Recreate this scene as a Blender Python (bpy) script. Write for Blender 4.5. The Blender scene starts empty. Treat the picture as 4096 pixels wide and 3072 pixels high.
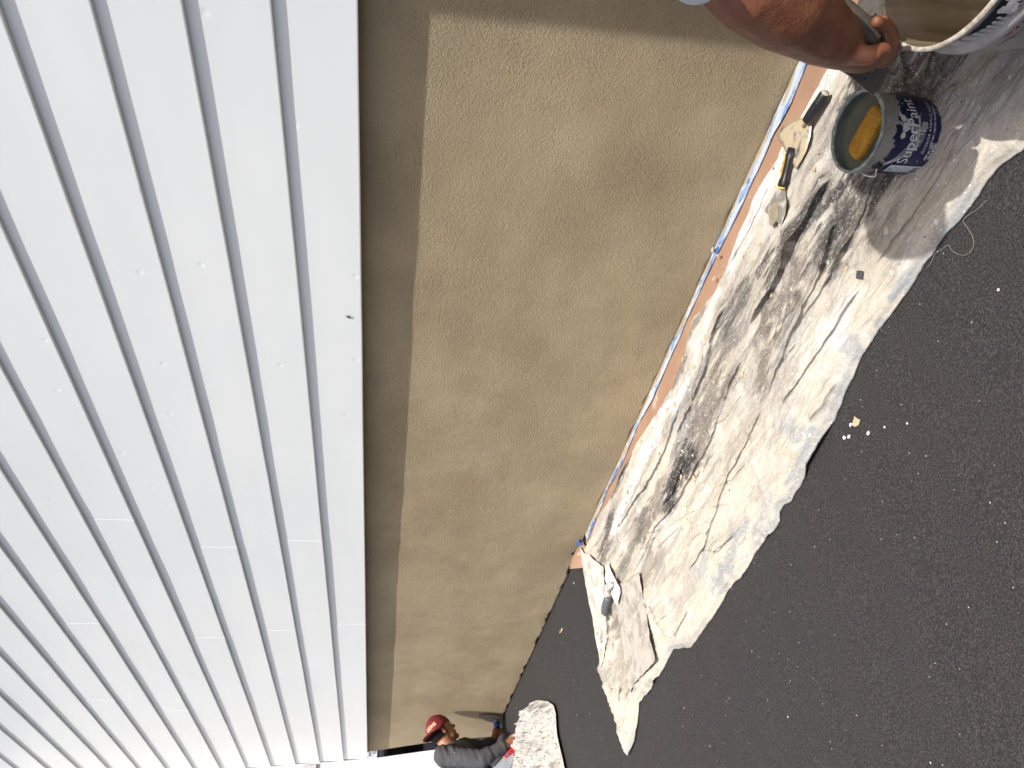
import bpy, bmesh, math, random, json
import numpy as np
from mathutils import Vector, Matrix, Quaternion
random.seed(7); rng=np.random.default_rng(7)
SC=bpy.context.scene; COL=SC.collection
# ---------------------------------------------------------------- camera, sky, sun, exposure
cam=bpy.data.objects.new('camera',bpy.data.cameras.new('camera')); COL.objects.link(cam)
cam.data.sensor_width=36; cam.data.lens=24.96; cam.data.clip_start=.02; cam.data.clip_end=400
AX=np.array([[0.67431,0.14384,-0.72430],[0.73833,-0.11435,0.66467],[0.01278,-0.98297,-0.18331]])
r_,u_,f_=AX[:,1],AX[:,0],AX[:,2]          # the phone was held on its side: picture-right is down
cam.matrix_world=Matrix(((r_[0],u_[0],-f_[0],0),(r_[1],u_[1],-f_[1],0),(r_[2],u_[2],-f_[2],1.15),(0,0,0,1)))
SC.camera=cam
SUN=Vector((.4775,-.2166,.8527)).normalized()
w=bpy.data.worlds.new('World'); SC.world=w; w.use_nodes=True
nt=w.node_tree; sky=nt.nodes.new('ShaderNodeTexSky'); sky.sky_type='NISHITA'; sky.sun_disc=False
sky.sun_elevation=math.asin(SUN.z); sky.sun_rotation=math.atan2(SUN.x,SUN.y); sky.dust_density=5.; sky.air_density=.7; sky.ozone_density=.3
bg=nt.nodes['Background']; nt.links.new(sky.outputs[0],bg.inputs[0]); bg.inputs[1].default_value=.15
sl=bpy.data.lights.new('sun','SUN'); sl.energy=4.6; sl.angle=math.radians(.55); sl.color=(1,.965,.91)
so=bpy.data.objects.new('sun',sl); COL.objects.link(so); so.rotation_euler=SUN.to_track_quat('Z','Y').to_euler()
SC.view_settings.view_transform='Standard'; SC.view_settings.look='None'; SC.view_settings.gamma=1
SC.view_settings.use_curve_mapping=False; SC.view_settings.exposure=.3
SC.render.engine='CYCLES'; SC.cycles.max_bounces=6; SC.cycles.diffuse_bounces=3; SC.cycles.glossy_bounces=2; SC.cycles.transmission_bounces=2; SC.render.resolution_x=1024; SC.render.resolution_y=768
# ---------------------------------------------------------------- measured outlines (metres)
D=json.loads('''{"cloth_wall": [[-0.6639, 1.7407], [-0.7597, 1.7522], [-0.9298, 1.7588], [-1.0651, 1.7813], [-1.2198, 1.7847], [-1.3134, 1.767], [-1.4444, 1.7662], [-1.6073, 1.8078], [-1.7352, 1.7614], [-1.9047, 1.7512], [-2.0464, 1.7616], [-2.1515, 1.7778], [-2.3091, 1.8012], [-2.4361, 1.7989], [-2.5744, 1.8074], [-2.7752, 1.8121], [-2.9649, 1.8304], [-3.1727, 1.8079], [-3.2533, 1.8159]], "cloth_far": [[-3.2533, 1.8159], [-3.2425, 1.6978], [-3.2393, 1.6217], [-3.2407, 1.4912], [-3.2526, 1.4509], [-3.2807, 1.2937], [-3.365, 1.2163], [-3.3576, 1.1259], [-3.3134, 1.0308], [-3.3151, 0.9224], [-3.2825, 0.8072]], "cloth_out": [[-0.5198, 1.0695], [-0.5668, 1.094], [-0.6363, 1.0916], [-0.6887, 1.0909], [-0.7235, 1.0959], [-0.733, 1.0959], [-0.7715, 1.0917], [-0.8252, 1.095], [-0.9035, 1.0931], [-0.9867, 1.0935], [-1.0469, 1.088], [-1.1231, 1.0753], [-1.2252, 1.0456], [-1.3139, 1.0231], [-1.4169, 1.0052], [-1.5351, 0.9839], [-1.6078, 0.9945], [-1.6212, 0.9746], [-1.8051, 0.97], [-1.903, 0.9534], [-2.0278, 0.9558], [-2.1863, 0.9362], [-2.4014, 0.9295], [-2.5505, 0.9768], [-2.689, 0.9578], [-2.8698, 0.9464], [-3.0283, 0.9415], [-3.092, 0.8848], [-3.1811, 0.8291], [-3.2825, 0.8072]], "creases": [[[[-1.8361, 1.6168], [-1.8914, 1.585], [-2.0575, 1.5692], [-2.2551, 1.5597], [-2.4556, 1.5875], [-2.6657, 1.6003], [-2.8319, 1.6191]], 0.016, 0.012, 0.06], [[[-1.7644, 1.5456], [-1.8773, 1.5432], [-1.9563, 1.5298]], 0.014, 0.011, 0.04], [[[-1.6, 1.4066], [-1.7157, 1.3795], [-1.8876, 1.3639], [-2.0622, 1.3528], [-2.3321, 1.3797], [-2.469, 1.3986]], 0.015, 0.012, 0.05], [[[-1.9771, 1.4332], [-2.039, 1.4167], [-2.1133, 1.399], [-2.2386, 1.3995]], 0.013, 0.011, 0.035], [[[-1.4367, 1.2504], [-1.5009, 1.2416], [-1.5619, 1.2314], [-1.6148, 1.2165], [-1.7591, 1.1885], [-1.8138, 1.1768], [-1.9522, 1.1427], [-2.0568, 1.1273]], 0.014, 0.011, 0.06], [[[-2.4173, 1.8042], [-2.5193, 1.7839], [-2.6881, 1.8004]], 0.014, 0.011, 0.03], [[[-0.9793, 1.4738], [-1.0415, 1.4621], [-1.1795, 1.4646], [-1.3001, 1.4869], [-1.3706, 1.4922]], 0.026, 0.018, 0.07], [[[-0.8878, 1.3646], [-0.9394, 1.3368], [-1.0378, 1.31], [-1.1378, 1.2944], [-1.1833, 1.2945], [-1.2289, 1.2884], [-1.3407, 1.2646], [-1.4361, 1.2493], [-1.4691, 1.2472]], 0.016, 0.012, 0.06], [[[-0.8664, 1.284], [-0.9229, 1.279], [-0.9921, 1.2816], [-1.122, 1.2905], [-1.1794, 1.2992]], 0.01, 0.009, 0.04], [[[-0.9341, 1.186], [-1.0173, 1.1873], [-1.1337, 1.1833], [-1.2279, 1.1806], [-1.3312, 1.1835], [-1.405, 1.197]], 0.012, 0.011, 0.07], [[[-1.39, 1.6296], [-1.5055, 1.6183], [-1.6022, 1.5751], [-1.7337, 1.5583], [-1.8131, 1.5581]], 0.02, 0.014, 0.05], [[[-1.4362, 1.4343], [-1.5337, 1.4238], [-1.6029, 1.4076], [-1.6351, 1.3916]], 0.014, 0.012, 0.035], [[[-1.1582, 1.7359], [-1.2567, 1.7341], [-1.333, 1.7436], [-1.4465, 1.7632]], 0.007, 0.008, 0.03], [[[-0.8298, 1.4784], [-0.9032, 1.4806], [-0.9711, 1.4769], [-1.0481, 1.4601], [-1.0883, 1.4639]], 0.028, 0.02, 0.07], [[[-0.7223, 1.32], [-0.7784, 1.3074], [-0.8185, 1.2972], [-0.8785, 1.2837], [-0.9367, 1.2748], [-0.9724, 1.274]], 0.014, 0.011, 0.05], [[[-0.7084, 1.2937], [-0.7541, 1.2959], [-0.8031, 1.2967]], 0.008, 0.009, 0.03], [[[-0.534, 1.1959], [-0.5732, 1.1865], [-0.6198, 1.1835], [-0.6801, 1.178], [-0.7386, 1.1781], [-0.7926, 1.1874], [-0.8617, 1.1925], [-0.9053, 1.1912]], 0.012, 0.011, 0.06], [[[-0.5179, 1.1551], [-0.552, 1.1624], [-0.6065, 1.1783]], 0.008, 0.009, 0.03], [[[-0.8813, 1.3652], [-0.9184, 1.3452], [-0.9588, 1.3322], [-1.0067, 1.3196]], 0.015, 0.011, 0.04], [[[-0.6712, 1.2331], [-0.7039, 1.2183], [-0.7332, 1.204], [-0.7744, 1.1922]], 0.012, 0.0, 0.03], [[[-0.4556, 1.3838], [-0.5083, 1.3665], [-0.5386, 1.341], [-0.5548, 1.3319]], 0.012, 0.011, 0.05], [[[-0.5032, 1.4583], [-0.5274, 1.42], [-0.5649, 1.3596]], 0.03, 0.022, 0.05], [[[-0.5399, 1.4755], [-0.5558, 1.425], [-0.5745, 1.379]], 0.024, 0.016, 0.04], [[[-0.591, 1.537], [-0.6009, 1.5019], [-0.6093, 1.4689]], 0.02, 0.014, 0.04], [[[-0.4354, 1.1664], [-0.4822, 1.1758], [-0.5188, 1.1759]], 0.008, 0.009, 0.04], [[[-0.4991, 1.2258], [-0.5032, 1.2606], [-0.4999, 1.2876]], 0.012, 0.008, 0.03], [[[-1.937, 1.15], [-2.0086, 1.1196], [-2.1065, 1.1184], [-2.207, 1.1213]], 0.014, 0.012, 0.05], [[[-2.2816, 1.0122], [-2.3882, 0.9944], [-2.4745, 0.9872]], 0.012, 0.01, 0.04], [[[-2.8372, 1.4472], [-2.9288, 1.3928], [-3.0714, 1.3386], [-3.1118, 1.2716], [-3.1722, 1.2273]], 0.03, 0.022, 0.04], [[[-3.1538, 1.3325], [-3.2411, 1.2554], [-3.263, 1.1942]], 0.02, 0.016, 0.02], [[[-3.2133, 1.1277], [-3.2074, 1.0726], [-3.2367, 1.0053]], 0.02, 0.015, 0.02], [[[-3.0715, 1.094], [-3.0754, 1.0317], [-3.1582, 0.9852]], 0.018, 0.012, 0.025], [[[-2.9887, 1.0564], [-3.0103, 1.0021], [-3.0967, 0.9768]], 0.015, 0.012, 0.02], [[[-3.2109, 0.9777], [-3.1688, 0.9147], [-3.1817, 0.8704]], 0.02, 0.014, 0.02], [[[-2.8398, 1.3699], [-2.7091, 1.2711], [-2.5605, 1.1612], [-2.5432, 1.0924], [-2.5162, 1.0393], [-2.4745, 0.9872]], 0.016, 0.014, 0.04], [[[-1.5778, 1.1738], [-1.5948, 1.1025], [-1.5979, 1.0495], [-1.6187, 1.0055]], 0.008, 0.0, 0.03], [[[-1.8055, 1.0415], [-1.8533, 1.0526], [-1.9597, 1.0701], [-2.0064, 1.065]], 0.01, 0.006, 0.04], [[[-1.1574, 1.0828], [-1.2281, 1.0644], [-1.3095, 1.0674]], 0.012, 0.006, 0.03], [[[-1.6241, 1.2364], [-1.7147, 1.1958], [-1.8183, 1.1419]], 0.006, 0.0, 0.03], [[[-1.8461, 1.3799], [-1.9196, 1.3049], [-1.9977, 1.267], [-2.0777, 1.2134]], 0.007, 0.004, 0.03], [[[-1.5565, 1.2306], [-1.5652, 1.2848], [-1.5728, 1.3203]], 0.005, 0.0, 0.02]], "stains": [[[[-0.8395, 1.4336], [-0.9343, 1.475], [-1.0772, 1.5137], [-1.1657, 1.5239]], 0.05, "dark", 0.85], [[[-0.7967, 1.3995], [-0.8532, 1.3888], [-0.9463, 1.3824]], 0.05, "dark", 0.75], [[[-0.7573, 1.3162], [-0.824, 1.3143], [-0.9122, 1.3056]], 0.05, "dark", 0.8], [[[-1.0564, 1.431], [-1.1437, 1.3983], [-1.2202, 1.4006]], 0.05, "brown", 0.8], [[[-1.1388, 1.351], [-1.2192, 1.3271]], 0.04, "dark", 0.5], [[[-1.3027, 1.5957], [-1.3787, 1.6234], [-1.4426, 1.6218]], 0.04, "dark", 0.65], [[[-1.2498, 1.444], [-1.3297, 1.3691], [-1.4058, 1.3196]], 0.04, "brown", 0.75], [[[-1.4511, 1.5364], [-1.5612, 1.5308]], 0.03, "dark", 0.4], [[[-1.6184, 1.5979], [-1.7627, 1.6002], [-1.9545, 1.5948]], 0.035, "blue", 0.6], [[[-1.6268, 1.4782], [-1.7692, 1.4439], [-1.8533, 1.3999]], 0.06, "brown", 0.75], [[[-1.9317, 1.4257], [-2.0557, 1.4369], [-2.127, 1.4183]], 0.045, "dark", 1.0], [[[-2.2225, 1.4829], [-2.3279, 1.4697], [-2.4679, 1.4619]], 0.05, "brown", 0.7], [[[-2.4355, 1.5021], [-2.5976, 1.4785]], 0.05, "dark", 0.35], [[[-2.787, 1.6956], [-2.9373, 1.6766], [-3.0398, 1.6664]], 0.03, "dark", 0.8], [[[-2.9205, 1.6396], [-3.029, 1.6195]], 0.03, "dark", 0.7], [[[-1.7405, 1.7549], [-1.8629, 1.7416], [-2.0421, 1.7435]], 0.025, "dark", 0.6], [[[-1.5512, 1.7661], [-1.6446, 1.775]], 0.02, "dark", 0.6], [[[-2.4232, 1.7907], [-2.6222, 1.7947], [-2.7144, 1.7873]], 0.02, "dark", 0.8], [[[-1.287, 1.2287], [-1.4629, 1.2516], [-1.6867, 1.2536]], 0.05, "brown", 0.35], [[[-0.5448, 1.402], [-0.565, 1.4453], [-0.549, 1.5106]], 0.1, "dark", 0.8], [[[-0.6013, 1.4981], [-0.6167, 1.5565]], 0.05, "dark", 0.7], [[[-0.4586, 1.3038], [-0.5719, 1.2675], [-0.6983, 1.2239], [-0.8479, 1.2106]], 0.1, "brown", 0.28], [[[-0.7554, 1.2239], [-0.8328, 1.2282]], 0.02, "brown", 0.45], [[[-2.7849, 1.436], [-2.9113, 1.3786], [-2.935, 1.2477]], 0.05, "dark", 0.45], [[[-2.4986, 1.3398], [-2.6098, 1.286]], 0.05, "brown", 0.5], [[[-2.9997, 1.3726], [-3.0249, 1.2877], [-2.8884, 1.116]], 0.05, "brown", 0.5], [[[-3.0633, 1.1875], [-3.0702, 1.0783]], 0.05, "brown", 0.4], [[[-1.9378, 1.1031], [-2.1166, 1.0806]], 0.04, "blue", 0.6], [[[-1.7762, 1.0519], [-1.9174, 1.0009], [-2.0314, 0.9903]], 0.045, "blue", 0.75], [[[-1.5954, 1.0329], [-1.7507, 0.9932]], 0.03, "blue", 0.6], [[[-1.4029, 1.1277], [-1.3582, 1.0746]], 0.03, "blue", 0.6], [[[-1.3077, 1.0512], [-1.4103, 1.0301], [-1.5154, 1.0129]], 0.018, "blue", 0.75], [[[-1.0701, 1.1347], [-1.0668, 1.097]], 0.03, "blue", 0.7], [[[-0.9676, 1.0958], [-1.017, 1.0888]], 0.02, "blue", 0.7], [[[-0.8368, 1.1068], [-0.8986, 1.1036]], 0.015, "blue", 0.8], [[[-1.976, 1.6746], [-2.2985, 1.6721], [-2.5723, 1.6529]], 0.03, "blue", 0.35], [[[-1.4643, 1.2921], [-1.6118, 1.2954], [-1.7299, 1.2262]], 0.02, "blue", 0.45], [[[-0.6684, 1.7245], [-0.8082, 1.7417], [-0.9804, 1.7442], [-1.1662, 1.7591], [-1.2903, 1.7295]], 0.035, "white", 0.9], [[[-1.4175, 1.7306], [-1.602, 1.7045], [-1.717, 1.6558], [-1.9067, 1.6533]], 0.02, "white", 0.9], [[[-1.9576, 1.6971], [-2.1568, 1.681], [-2.3994, 1.6796], [-2.5654, 1.6615], [-2.7506, 1.6331]], 0.03, "white", 0.8], [[[-0.9921, 1.1844], [-1.0548, 1.181]], 0.03, "white", 0.6], [[[-0.7798, 1.1294], [-0.8189, 1.1277]], 0.02, "white", 0.5]], "tape_out": [[-0.7156, 1.8476], [-0.8047, 1.8347], [-0.9157, 1.8515], [-0.9644, 1.8455], [-1.1703, 1.8441], [-1.3393, 1.8519], [-1.3695, 1.8567], [-1.4866, 1.8594], [-1.6255, 1.8591], [-1.779, 1.8551], [-1.8889, 1.8517], [-2.0868, 1.8412], [-2.2906, 1.8614], [-2.4661, 1.8507], [-2.6477, 1.8493], [-2.7635, 1.8676], [-2.9513, 1.8541], [-3.2217, 1.8424]], "tape_in": [[-0.701, 1.8933], [-0.8274, 1.8804], [-0.9413, 1.8879], [-1.1709, 1.8902], [-1.3495, 1.892], [-1.3994, 1.8828], [-1.5535, 1.889], [-1.657, 1.8802], [-1.7734, 1.8797], [-1.9626, 1.8847], [-2.2238, 1.8892], [-2.3065, 1.8743], [-2.4713, 1.8645], [-2.7278, 1.8954], [-2.942, 1.885], [-3.2558, 1.8775]], "trowel_blade": [[-0.7846, 1.6963, 0.0236], [-0.7929, 1.7191, 0.0237], [-0.8089, 1.7403, 0.024], [-0.8523, 1.7798, 0.0248], [-0.8784, 1.7852, 0.0253], [-0.8859, 1.7616, 0.0254], [-0.8889, 1.7149, 0.0255], [-0.8924, 1.6757, 0.0256], [-0.8956, 1.631, 0.0256], [-0.8701, 1.6279, 0.0251], [-0.8421, 1.6283, 0.0246], [-0.8157, 1.6403, 0.0241], [-0.7997, 1.6509, 0.0238], [-0.7844, 1.6677, 0.0236]], "trowel_handle": [[-0.7802, 1.6736, 0.0315], [-0.6947, 1.6552, 0.0299]], "knife_blade": [[-0.9693, 1.6654, 0.017], [-0.9567, 1.6319, 0.0167], [-0.9774, 1.5969, 0.0171], [-1.0032, 1.5754, 0.0176], [-1.0339, 1.5672, 0.0182], [-1.0584, 1.6679, 0.0186], [-1.0474, 1.6733, 0.0184], [-1.0066, 1.6651, 0.0177]], "knife_handle": [[-0.9575, 1.6375, 0.0208], [-0.9342, 1.6476, 0.0203], [-0.8876, 1.6682, 0.0195]], "ptrowel_blade": [[-2.8939, 1.5363, 0.0806], [-2.9786, 1.4976, 0.0822], [-2.9636, 1.4411, 0.0819], [-2.9303, 1.3771, 0.0813], [-2.8998, 1.3263, 0.0807], [-2.8272, 1.3496, 0.0794], [-2.8195, 1.3716, 0.0792], [-2.8785, 1.4819, 0.0803]], "ptrowel_handle": [[-2.8661, 1.4131, 0.0901], [-2.9347, 1.4181, 0.0913], [-2.9414, 1.383, 0.0915], [-2.992, 1.3721, 0.0924], [-3.0297, 1.3487, 0.0931]], "crumbs": [[-1.1562, 1.6439], [-1.2111, 1.6323], [-1.2296, 1.6814], [-1.571, 1.6699], [-1.6942, 1.6471], [-1.469, 1.4002], [-1.6339, 1.5494], [-1.6014, 1.4908], [-1.905, 1.6535], [-1.7512, 1.7422], [-1.1975, 1.4608], [-1.3353, 1.8235], [-1.3506, 1.8728], [-1.4064, 1.7867], [-0.9379, 1.252], [-1.9048, 1.6541], [-1.9734, 1.6854], [-2.0267, 1.6226], [-2.2521, 1.7444], [-2.1094, 1.5757], [-2.4978, 1.7513], [-2.6128, 1.7594], [-2.4858, 1.6753], [-2.4557, 1.6618], [-2.5071, 1.6659], [-2.6203, 1.7406], [-2.5489, 1.6345], [-2.4031, 1.7274], [-2.0266, 1.408], [-1.941, 1.3421], [-2.3528, 1.4318], [-2.1298, 1.7216], [-0.9546, 1.738], [-1.0873, 1.79], [-0.8535, 1.558]], "splats": [[-1.1923, 0.9835], [-1.2101, 0.9897], [-1.2507, 0.9803], [-1.2346, 0.9714], [-1.1751, 0.935]], "thread": [[-0.8008, 1.088], [-0.7861, 1.0862], [-0.7687, 1.0914], [-0.7535, 1.0869], [-0.7384, 1.082], [-0.7397, 1.067], [-0.7347, 1.0484], [-0.7257, 1.0316], [-0.7136, 1.0223], [-0.7019, 1.0243], [-0.6948, 1.0325], [-0.6888, 1.0509], [-0.6846, 1.0724], [-0.6822, 1.0812], [-0.6757, 1.0843], [-0.6627, 1.081], [-0.6457, 1.0746], [-0.6233, 1.0718]], "chip": [[-0.9184, 1.2224], [-0.9071, 1.2056], [-0.9224, 1.1929], [-0.9341, 1.2119]], "rag": [[-5.0468, 1.6268], [-4.8209, 1.5687], [-4.6684, 1.5148], [-4.5271, 1.4615], [-4.4049, 1.3967], [-4.382, 1.3401], [-4.4062, 1.2866], [-4.4244, 1.2414], [-4.3992, 1.1501], [-4.3742, 1.0829], [-4.3622, 1.0207], [-4.3718, 0.951], [-4.6405, 0.9553], [-5.2505, 1.0936], [-5.573, 1.2383], [-5.5431, 1.3434], [-5.5066, 1.3939], [-5.4922, 1.4463], [-5.5569, 1.5221], [-5.5253, 1.583], [-5.4353, 1.5908], [-5.3356, 1.5986], [-5.1885, 1.613]], "scuffs": [[-3.6601, 1.6232], [-3.7945, 1.4484], [-3.7752, 1.361], [-3.7704, 1.2588], [-3.9056, 1.214], [-4.018, 1.678], [-3.777, 1.8111]], "man": {"head": [-5.85, 1.7226, 0.6523], "ear": [-5.76, 1.6672, 0.6229], "neck": [-5.85, 1.6189, 0.6186], "rsh": [-5.68, 1.5038, 0.65], "lsh": [-6.02, 1.6393, 0.467], "relb": [-5.58, 1.434, 0.3874], "rcuff": [-5.56, 1.5082, 0.2119], "rhand": [-5.56, 1.5438, 0.1445], "lelb": [-6.1, 1.6433, 0.3325], "lwrist": [-6.15, 1.7072, 0.2059], "lhand": [-6.2, 1.7884, 0.168], "blue": [-6.22, 1.8509, 0.1544], "knee": [-5.6, 1.4567, 0.1193], "rhip": [-5.7, 1.2556, 0.2781], "brim": [-5.85, 1.579, 0.772], "chest": [-5.85, 1.5034, 0.5523], "belly": [-5.85, 1.3601, 0.4392], "red1": [-5.52, 1.476, 0.1375], "red2": [-5.52, 1.4199, 0.2189]}, "man_blade": [[-6.0158, 1.874, 0.3316], [-6.0185, 1.874, 0.2433], [-6.0508, 1.874, 0.1693], [-6.0975, 1.874, 0.1137], [-6.2184, 1.874, 0.1091], [-6.2517, 1.874, 0.1527], [-6.2279, 1.874, 0.194], [-6.1907, 1.874, 0.2319], [-6.1067, 1.874, 0.2936]], "arm": [[-0.2684, 1.0369, 0.684], [-0.2885, 1.023, 0.6509], [-0.3154, 1.0266, 0.5839], [-0.351, 1.0504, 0.4997], [-0.3779, 1.081, 0.4372], [-0.3949, 1.1066, 0.3795], [-0.4003, 1.1172, 0.3457]], "fing": [[[-0.3972, 1.098, 0.3573], [-0.388, 1.0881, 0.3472], [-0.3615, 1.078, 0.3611], [-0.3377, 1.0609, 0.3922], [-0.3262, 1.0476, 0.4229]], [[-0.4112, 1.1294, 0.3401], [-0.4096, 1.1254, 0.3194], [-0.3845, 1.1192, 0.3217], [-0.3575, 1.1047, 0.3493], [-0.339, 1.0987, 0.3787]], [[-0.4203, 1.1519, 0.3332], [-0.4265, 1.1693, 0.2964], [-0.4087, 1.1858, 0.2859], [-0.3818, 1.187, 0.3085], [-0.3658, 1.1792, 0.341]], [[-0.424, 1.1653, 0.3341], [-0.4347, 1.194, 0.2939], [-0.4154, 1.2127, 0.2854], [-0.3915, 1.2112, 0.31], [-0.3781, 1.2005, 0.3424]], [[-0.3789, 1.0702, 0.433], [-0.3744, 1.0402, 0.4305], [-0.3696, 1.0325, 0.4154], [-0.3666, 1.0462, 0.3906]]], "htool": [[-0.3234, 1.0993, 0.4748], [-0.3477, 1.0742, 0.4177], [-0.357, 1.0704, 0.3969]], "hblade": [[-0.4306, 1.1427, 0.4026], [-0.4479, 1.145, 0.355], [-0.4737, 1.1363, 0.3008], [-0.463, 1.1725, 0.2657], [-0.437, 1.1977, 0.2543], [-0.4176, 1.1874, 0.3267]], "joints": [[-2.95, 1.844, 2.324], [-3.212, 1.844, 1.897], [-3.173, 1.844, 1.493], [-3.975, 1.844, 2.743], [-4.228, 1.844, 2.107], [-4.178, 1.844, 1.696], [-4.141, 1.844, 1.294], [-5.099, 1.844, 2.964], [-5.382, 1.844, 2.543], [-5.685, 1.844, 2.336]], "stucco_end": [[-6.818, 1.885, 1.213], [-6.686, 1.885, 0.687], [-6.657, 1.885, 0.167]], "white": [[-7.15, 1.924, 1.796], [-7.15, 1.918, 1.214], [-7.15, 1.948, 0.695], [-7.15, 1.974, 0.094]], "bg": [[-9.0, 2.454, 1.176], [-9.0, 2.467, 1.063], [-9.0, 2.463, 0.864], [-9.0, 2.472, 0.806], [-9.0, 2.469, 0.735], [-9.0, 2.493, 0.633]], "curl": [[-3.2978, 1.8627, 0.0481], [-3.2503, 1.8192, 0.0472], [-3.2452, 1.6918, 0.0471], [-3.5328, 1.8069, 0.0524], [-3.3578, 1.875, 0.0492], [-3.351, 1.7238, 0.049], [-3.3438, 1.6817, 0.0489], [-3.2509, 1.6845, 0.0472]], "tapebits": [[-3.2888, 1.8832, 0.0479], [-3.2519, 1.8309, 0.0472], [-3.3133, 1.8515, 0.0483], [-3.3391, 1.8902, 0.0488], [-3.3712, 1.8797, 0.0494], [-3.4154, 1.8742, 0.0502], [-3.4593, 1.9026, 0.051], [-3.4155, 1.8929, 0.0502]]}''')
def gz(x): return -.0185*(x+.7)            # the driveway climbs slowly towards the far corner
# ---------------------------------------------------------------- helpers
def hash2(ix,iy,s):
    n=(ix.astype(np.int64)*374761393+iy.astype(np.int64)*668265263+s*1442695041)&0x7fffffff
    n=((n^(n>>13))*1274126177)&0x7fffffff
    return ((n^(n>>16))&0xffff)/65535.
def vnoise(x,y,s=0):
    x=np.asarray(x,float); y=np.asarray(y,float)
    ix=np.floor(x); iy=np.floor(y); fx=x-ix; fy=y-iy
    fx=fx*fx*fx*(fx*(fx*6-15)+10); fy=fy*fy*fy*(fy*(fy*6-15)+10)
    a=hash2(ix,iy,s); b=hash2(ix+1,iy,s); c=hash2(ix,iy+1,s); d=hash2(ix+1,iy+1,s)
    return (a+(b-a)*fx)*(1-fy)+(c+(d-c)*fx)*fy
def fbm(x,y,s=0,o=4):
    t=0;a=.5;n=0
    for i in range(o): t=t+a*vnoise(x*2**i+i*17.3,y*2**i-i*9.1,s+i); n+=a; a*=.5
    return t/n
def smooth(a,b,x): t=np.clip((x-a)/(b-a),0,1); return t*t*(3-2*t)
def tag(o,label=None,cat=None,group=None,kind=None):
    if label:o['label']=label
    if cat:o['category']=cat
    if group:o['group']=group
    if kind:o['kind']=kind
    return o
def link(name,me,mat=None,parent=None,smooth_=False):
    o=bpy.data.objects.new(name,me); COL.objects.link(o)
    if mat is not None and not me.materials: me.materials.append(mat)
    if parent is not None:
        o.parent=parent; o.matrix_parent_inverse=Matrix.Translation(-Vector(parent.location)) if parent.type=='EMPTY' else parent.matrix_world.inverted()
    me.polygons.foreach_set('use_smooth',[bool(smooth_)]*len(me.polygons))
    return o
def mesh(name,v,f,mat=None,parent=None,smooth_=False):
    me=bpy.data.meshes.new(name); me.from_pydata([tuple(map(float,q)) for q in v],[],[tuple(map(int,q)) for q in f]); me.update()
    return link(name,me,mat,parent,smooth_)
def empty(name,loc,label,cat,group=None):
    o=bpy.data.objects.new(name,None); COL.objects.link(o); o.location=loc; o.empty_display_size=.05
    tag(o,label,cat,group); bpy.context.view_layer.update(); return o
def gridmesh(name,P,mat=None,parent=None,colors=None,smooth_=True):
    ni,nj=P.shape[:2]; idx=np.arange(ni*nj).reshape(ni,nj)
    q=np.stack([idx[:-1,:-1],idx[1:,:-1],idx[1:,1:],idx[:-1,1:]],-1).reshape(-1,4)
    me=bpy.data.meshes.new(name); me.vertices.add(ni*nj); me.vertices.foreach_set('co',P.reshape(-1).astype(np.float32))
    me.loops.add(q.size); me.loops.foreach_set('vertex_index',q.reshape(-1).astype(np.int32))
    me.polygons.add(len(q)); me.polygons.foreach_set('loop_start',np.arange(0,q.size,4,dtype=np.int32))
    me.update(calc_edges=True); me.validate()
    if colors is not None:
        a=me.color_attributes.new('Col','FLOAT_COLOR','POINT'); c=np.ones((ni*nj,4),np.float32); c[:,:3]=colors.reshape(-1,3); a.data.foreach_set('color',c.reshape(-1))
    return link(name,me,mat,parent,smooth_)
def ring_loft(rings,cap=True):
    n=len(rings[0]); v=[p for r in rings for p in r]; f=[]
    for i in range(len(rings)-1):
        for j in range(n):
            f.append((i*n+j,i*n+(j+1)%n,(i+1)*n+(j+1)%n,(i+1)*n+j))
    if cap: f.append(tuple(range(n-1,-1,-1))); f.append(tuple(range((len(rings)-1)*n,len(rings)*n)))
    return v,f
def frame(d):
    d=Vector(d).normalized(); a=Vector((0,0,1)) if abs(d.z)<.9 else Vector((1,0,0))
    s=d.cross(a).normalized(); return s,d.cross(s).normalized(),d
def tube(pts,rad,n=16,flat=None):
    """tube along pts; rad list; flat=(vector,factor) squashes the section along a vector"""
    pts=[Vector(p) for p in pts]; rings=[]; s=None
    for i,p in enumerate(pts):
        d=(pts[min(i+1,len(pts)-1)]-pts[max(i-1,0)]).normalized()
        if s is None: s,_,_=frame(d)
        s=(s-d*s.dot(d)).normalized(); t=d.cross(s)
        ring=[]
        for j in range(n):
            a=2*math.pi*j/n; o=(s*math.cos(a)+t*math.sin(a))*rad[i]
            if flat: fv=Vector(flat[0]).normalized(); o-=fv*(o.dot(fv)*(1-flat[1]))
            ring.append(p+o)
        rings.append(ring)
    return ring_loft(rings)
def spline(pts,n):
    """Catmull-Rom through pts"""
    P=[Vector(p) for p in pts]; P=[P[0]*2-P[1]]+P+[P[-1]*2-P[-2]]; out=[]
    m=len(P)-3
    for k in range(n+1):
        t=k/n*m; i=min(int(t),m-1); t-=i; a,b,c,d=P[i:i+4]
        out.append(.5*((2*b)+(c-a)*t+(2*a-5*b+4*c-d)*t*t+(3*b-a-3*c+d)*t*t*t))
    return out
def caps_tube(p0,r0,p1,r1,n=14):
    """closed capsule with two radii"""
    p0=Vector(p0);p1=Vector(p1);s,t,d=frame(p1-p0); rings=[]
    for k in range(5):
        a=math.pi/2*(1-k/4); rings.append((p0-d*r0*math.sin(a),r0*math.cos(a)))
    for k in range(5):
        a=math.pi/2*k/4; rings.append((p1+d*r1*math.sin(a),r1*math.cos(a)))
    return ring_loft([[c+(s*math.cos(2*math.pi*j/n)+t*math.sin(2*math.pi*j/n))*max(r,1e-4) for j in range(n)] for c,r in rings])
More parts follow.
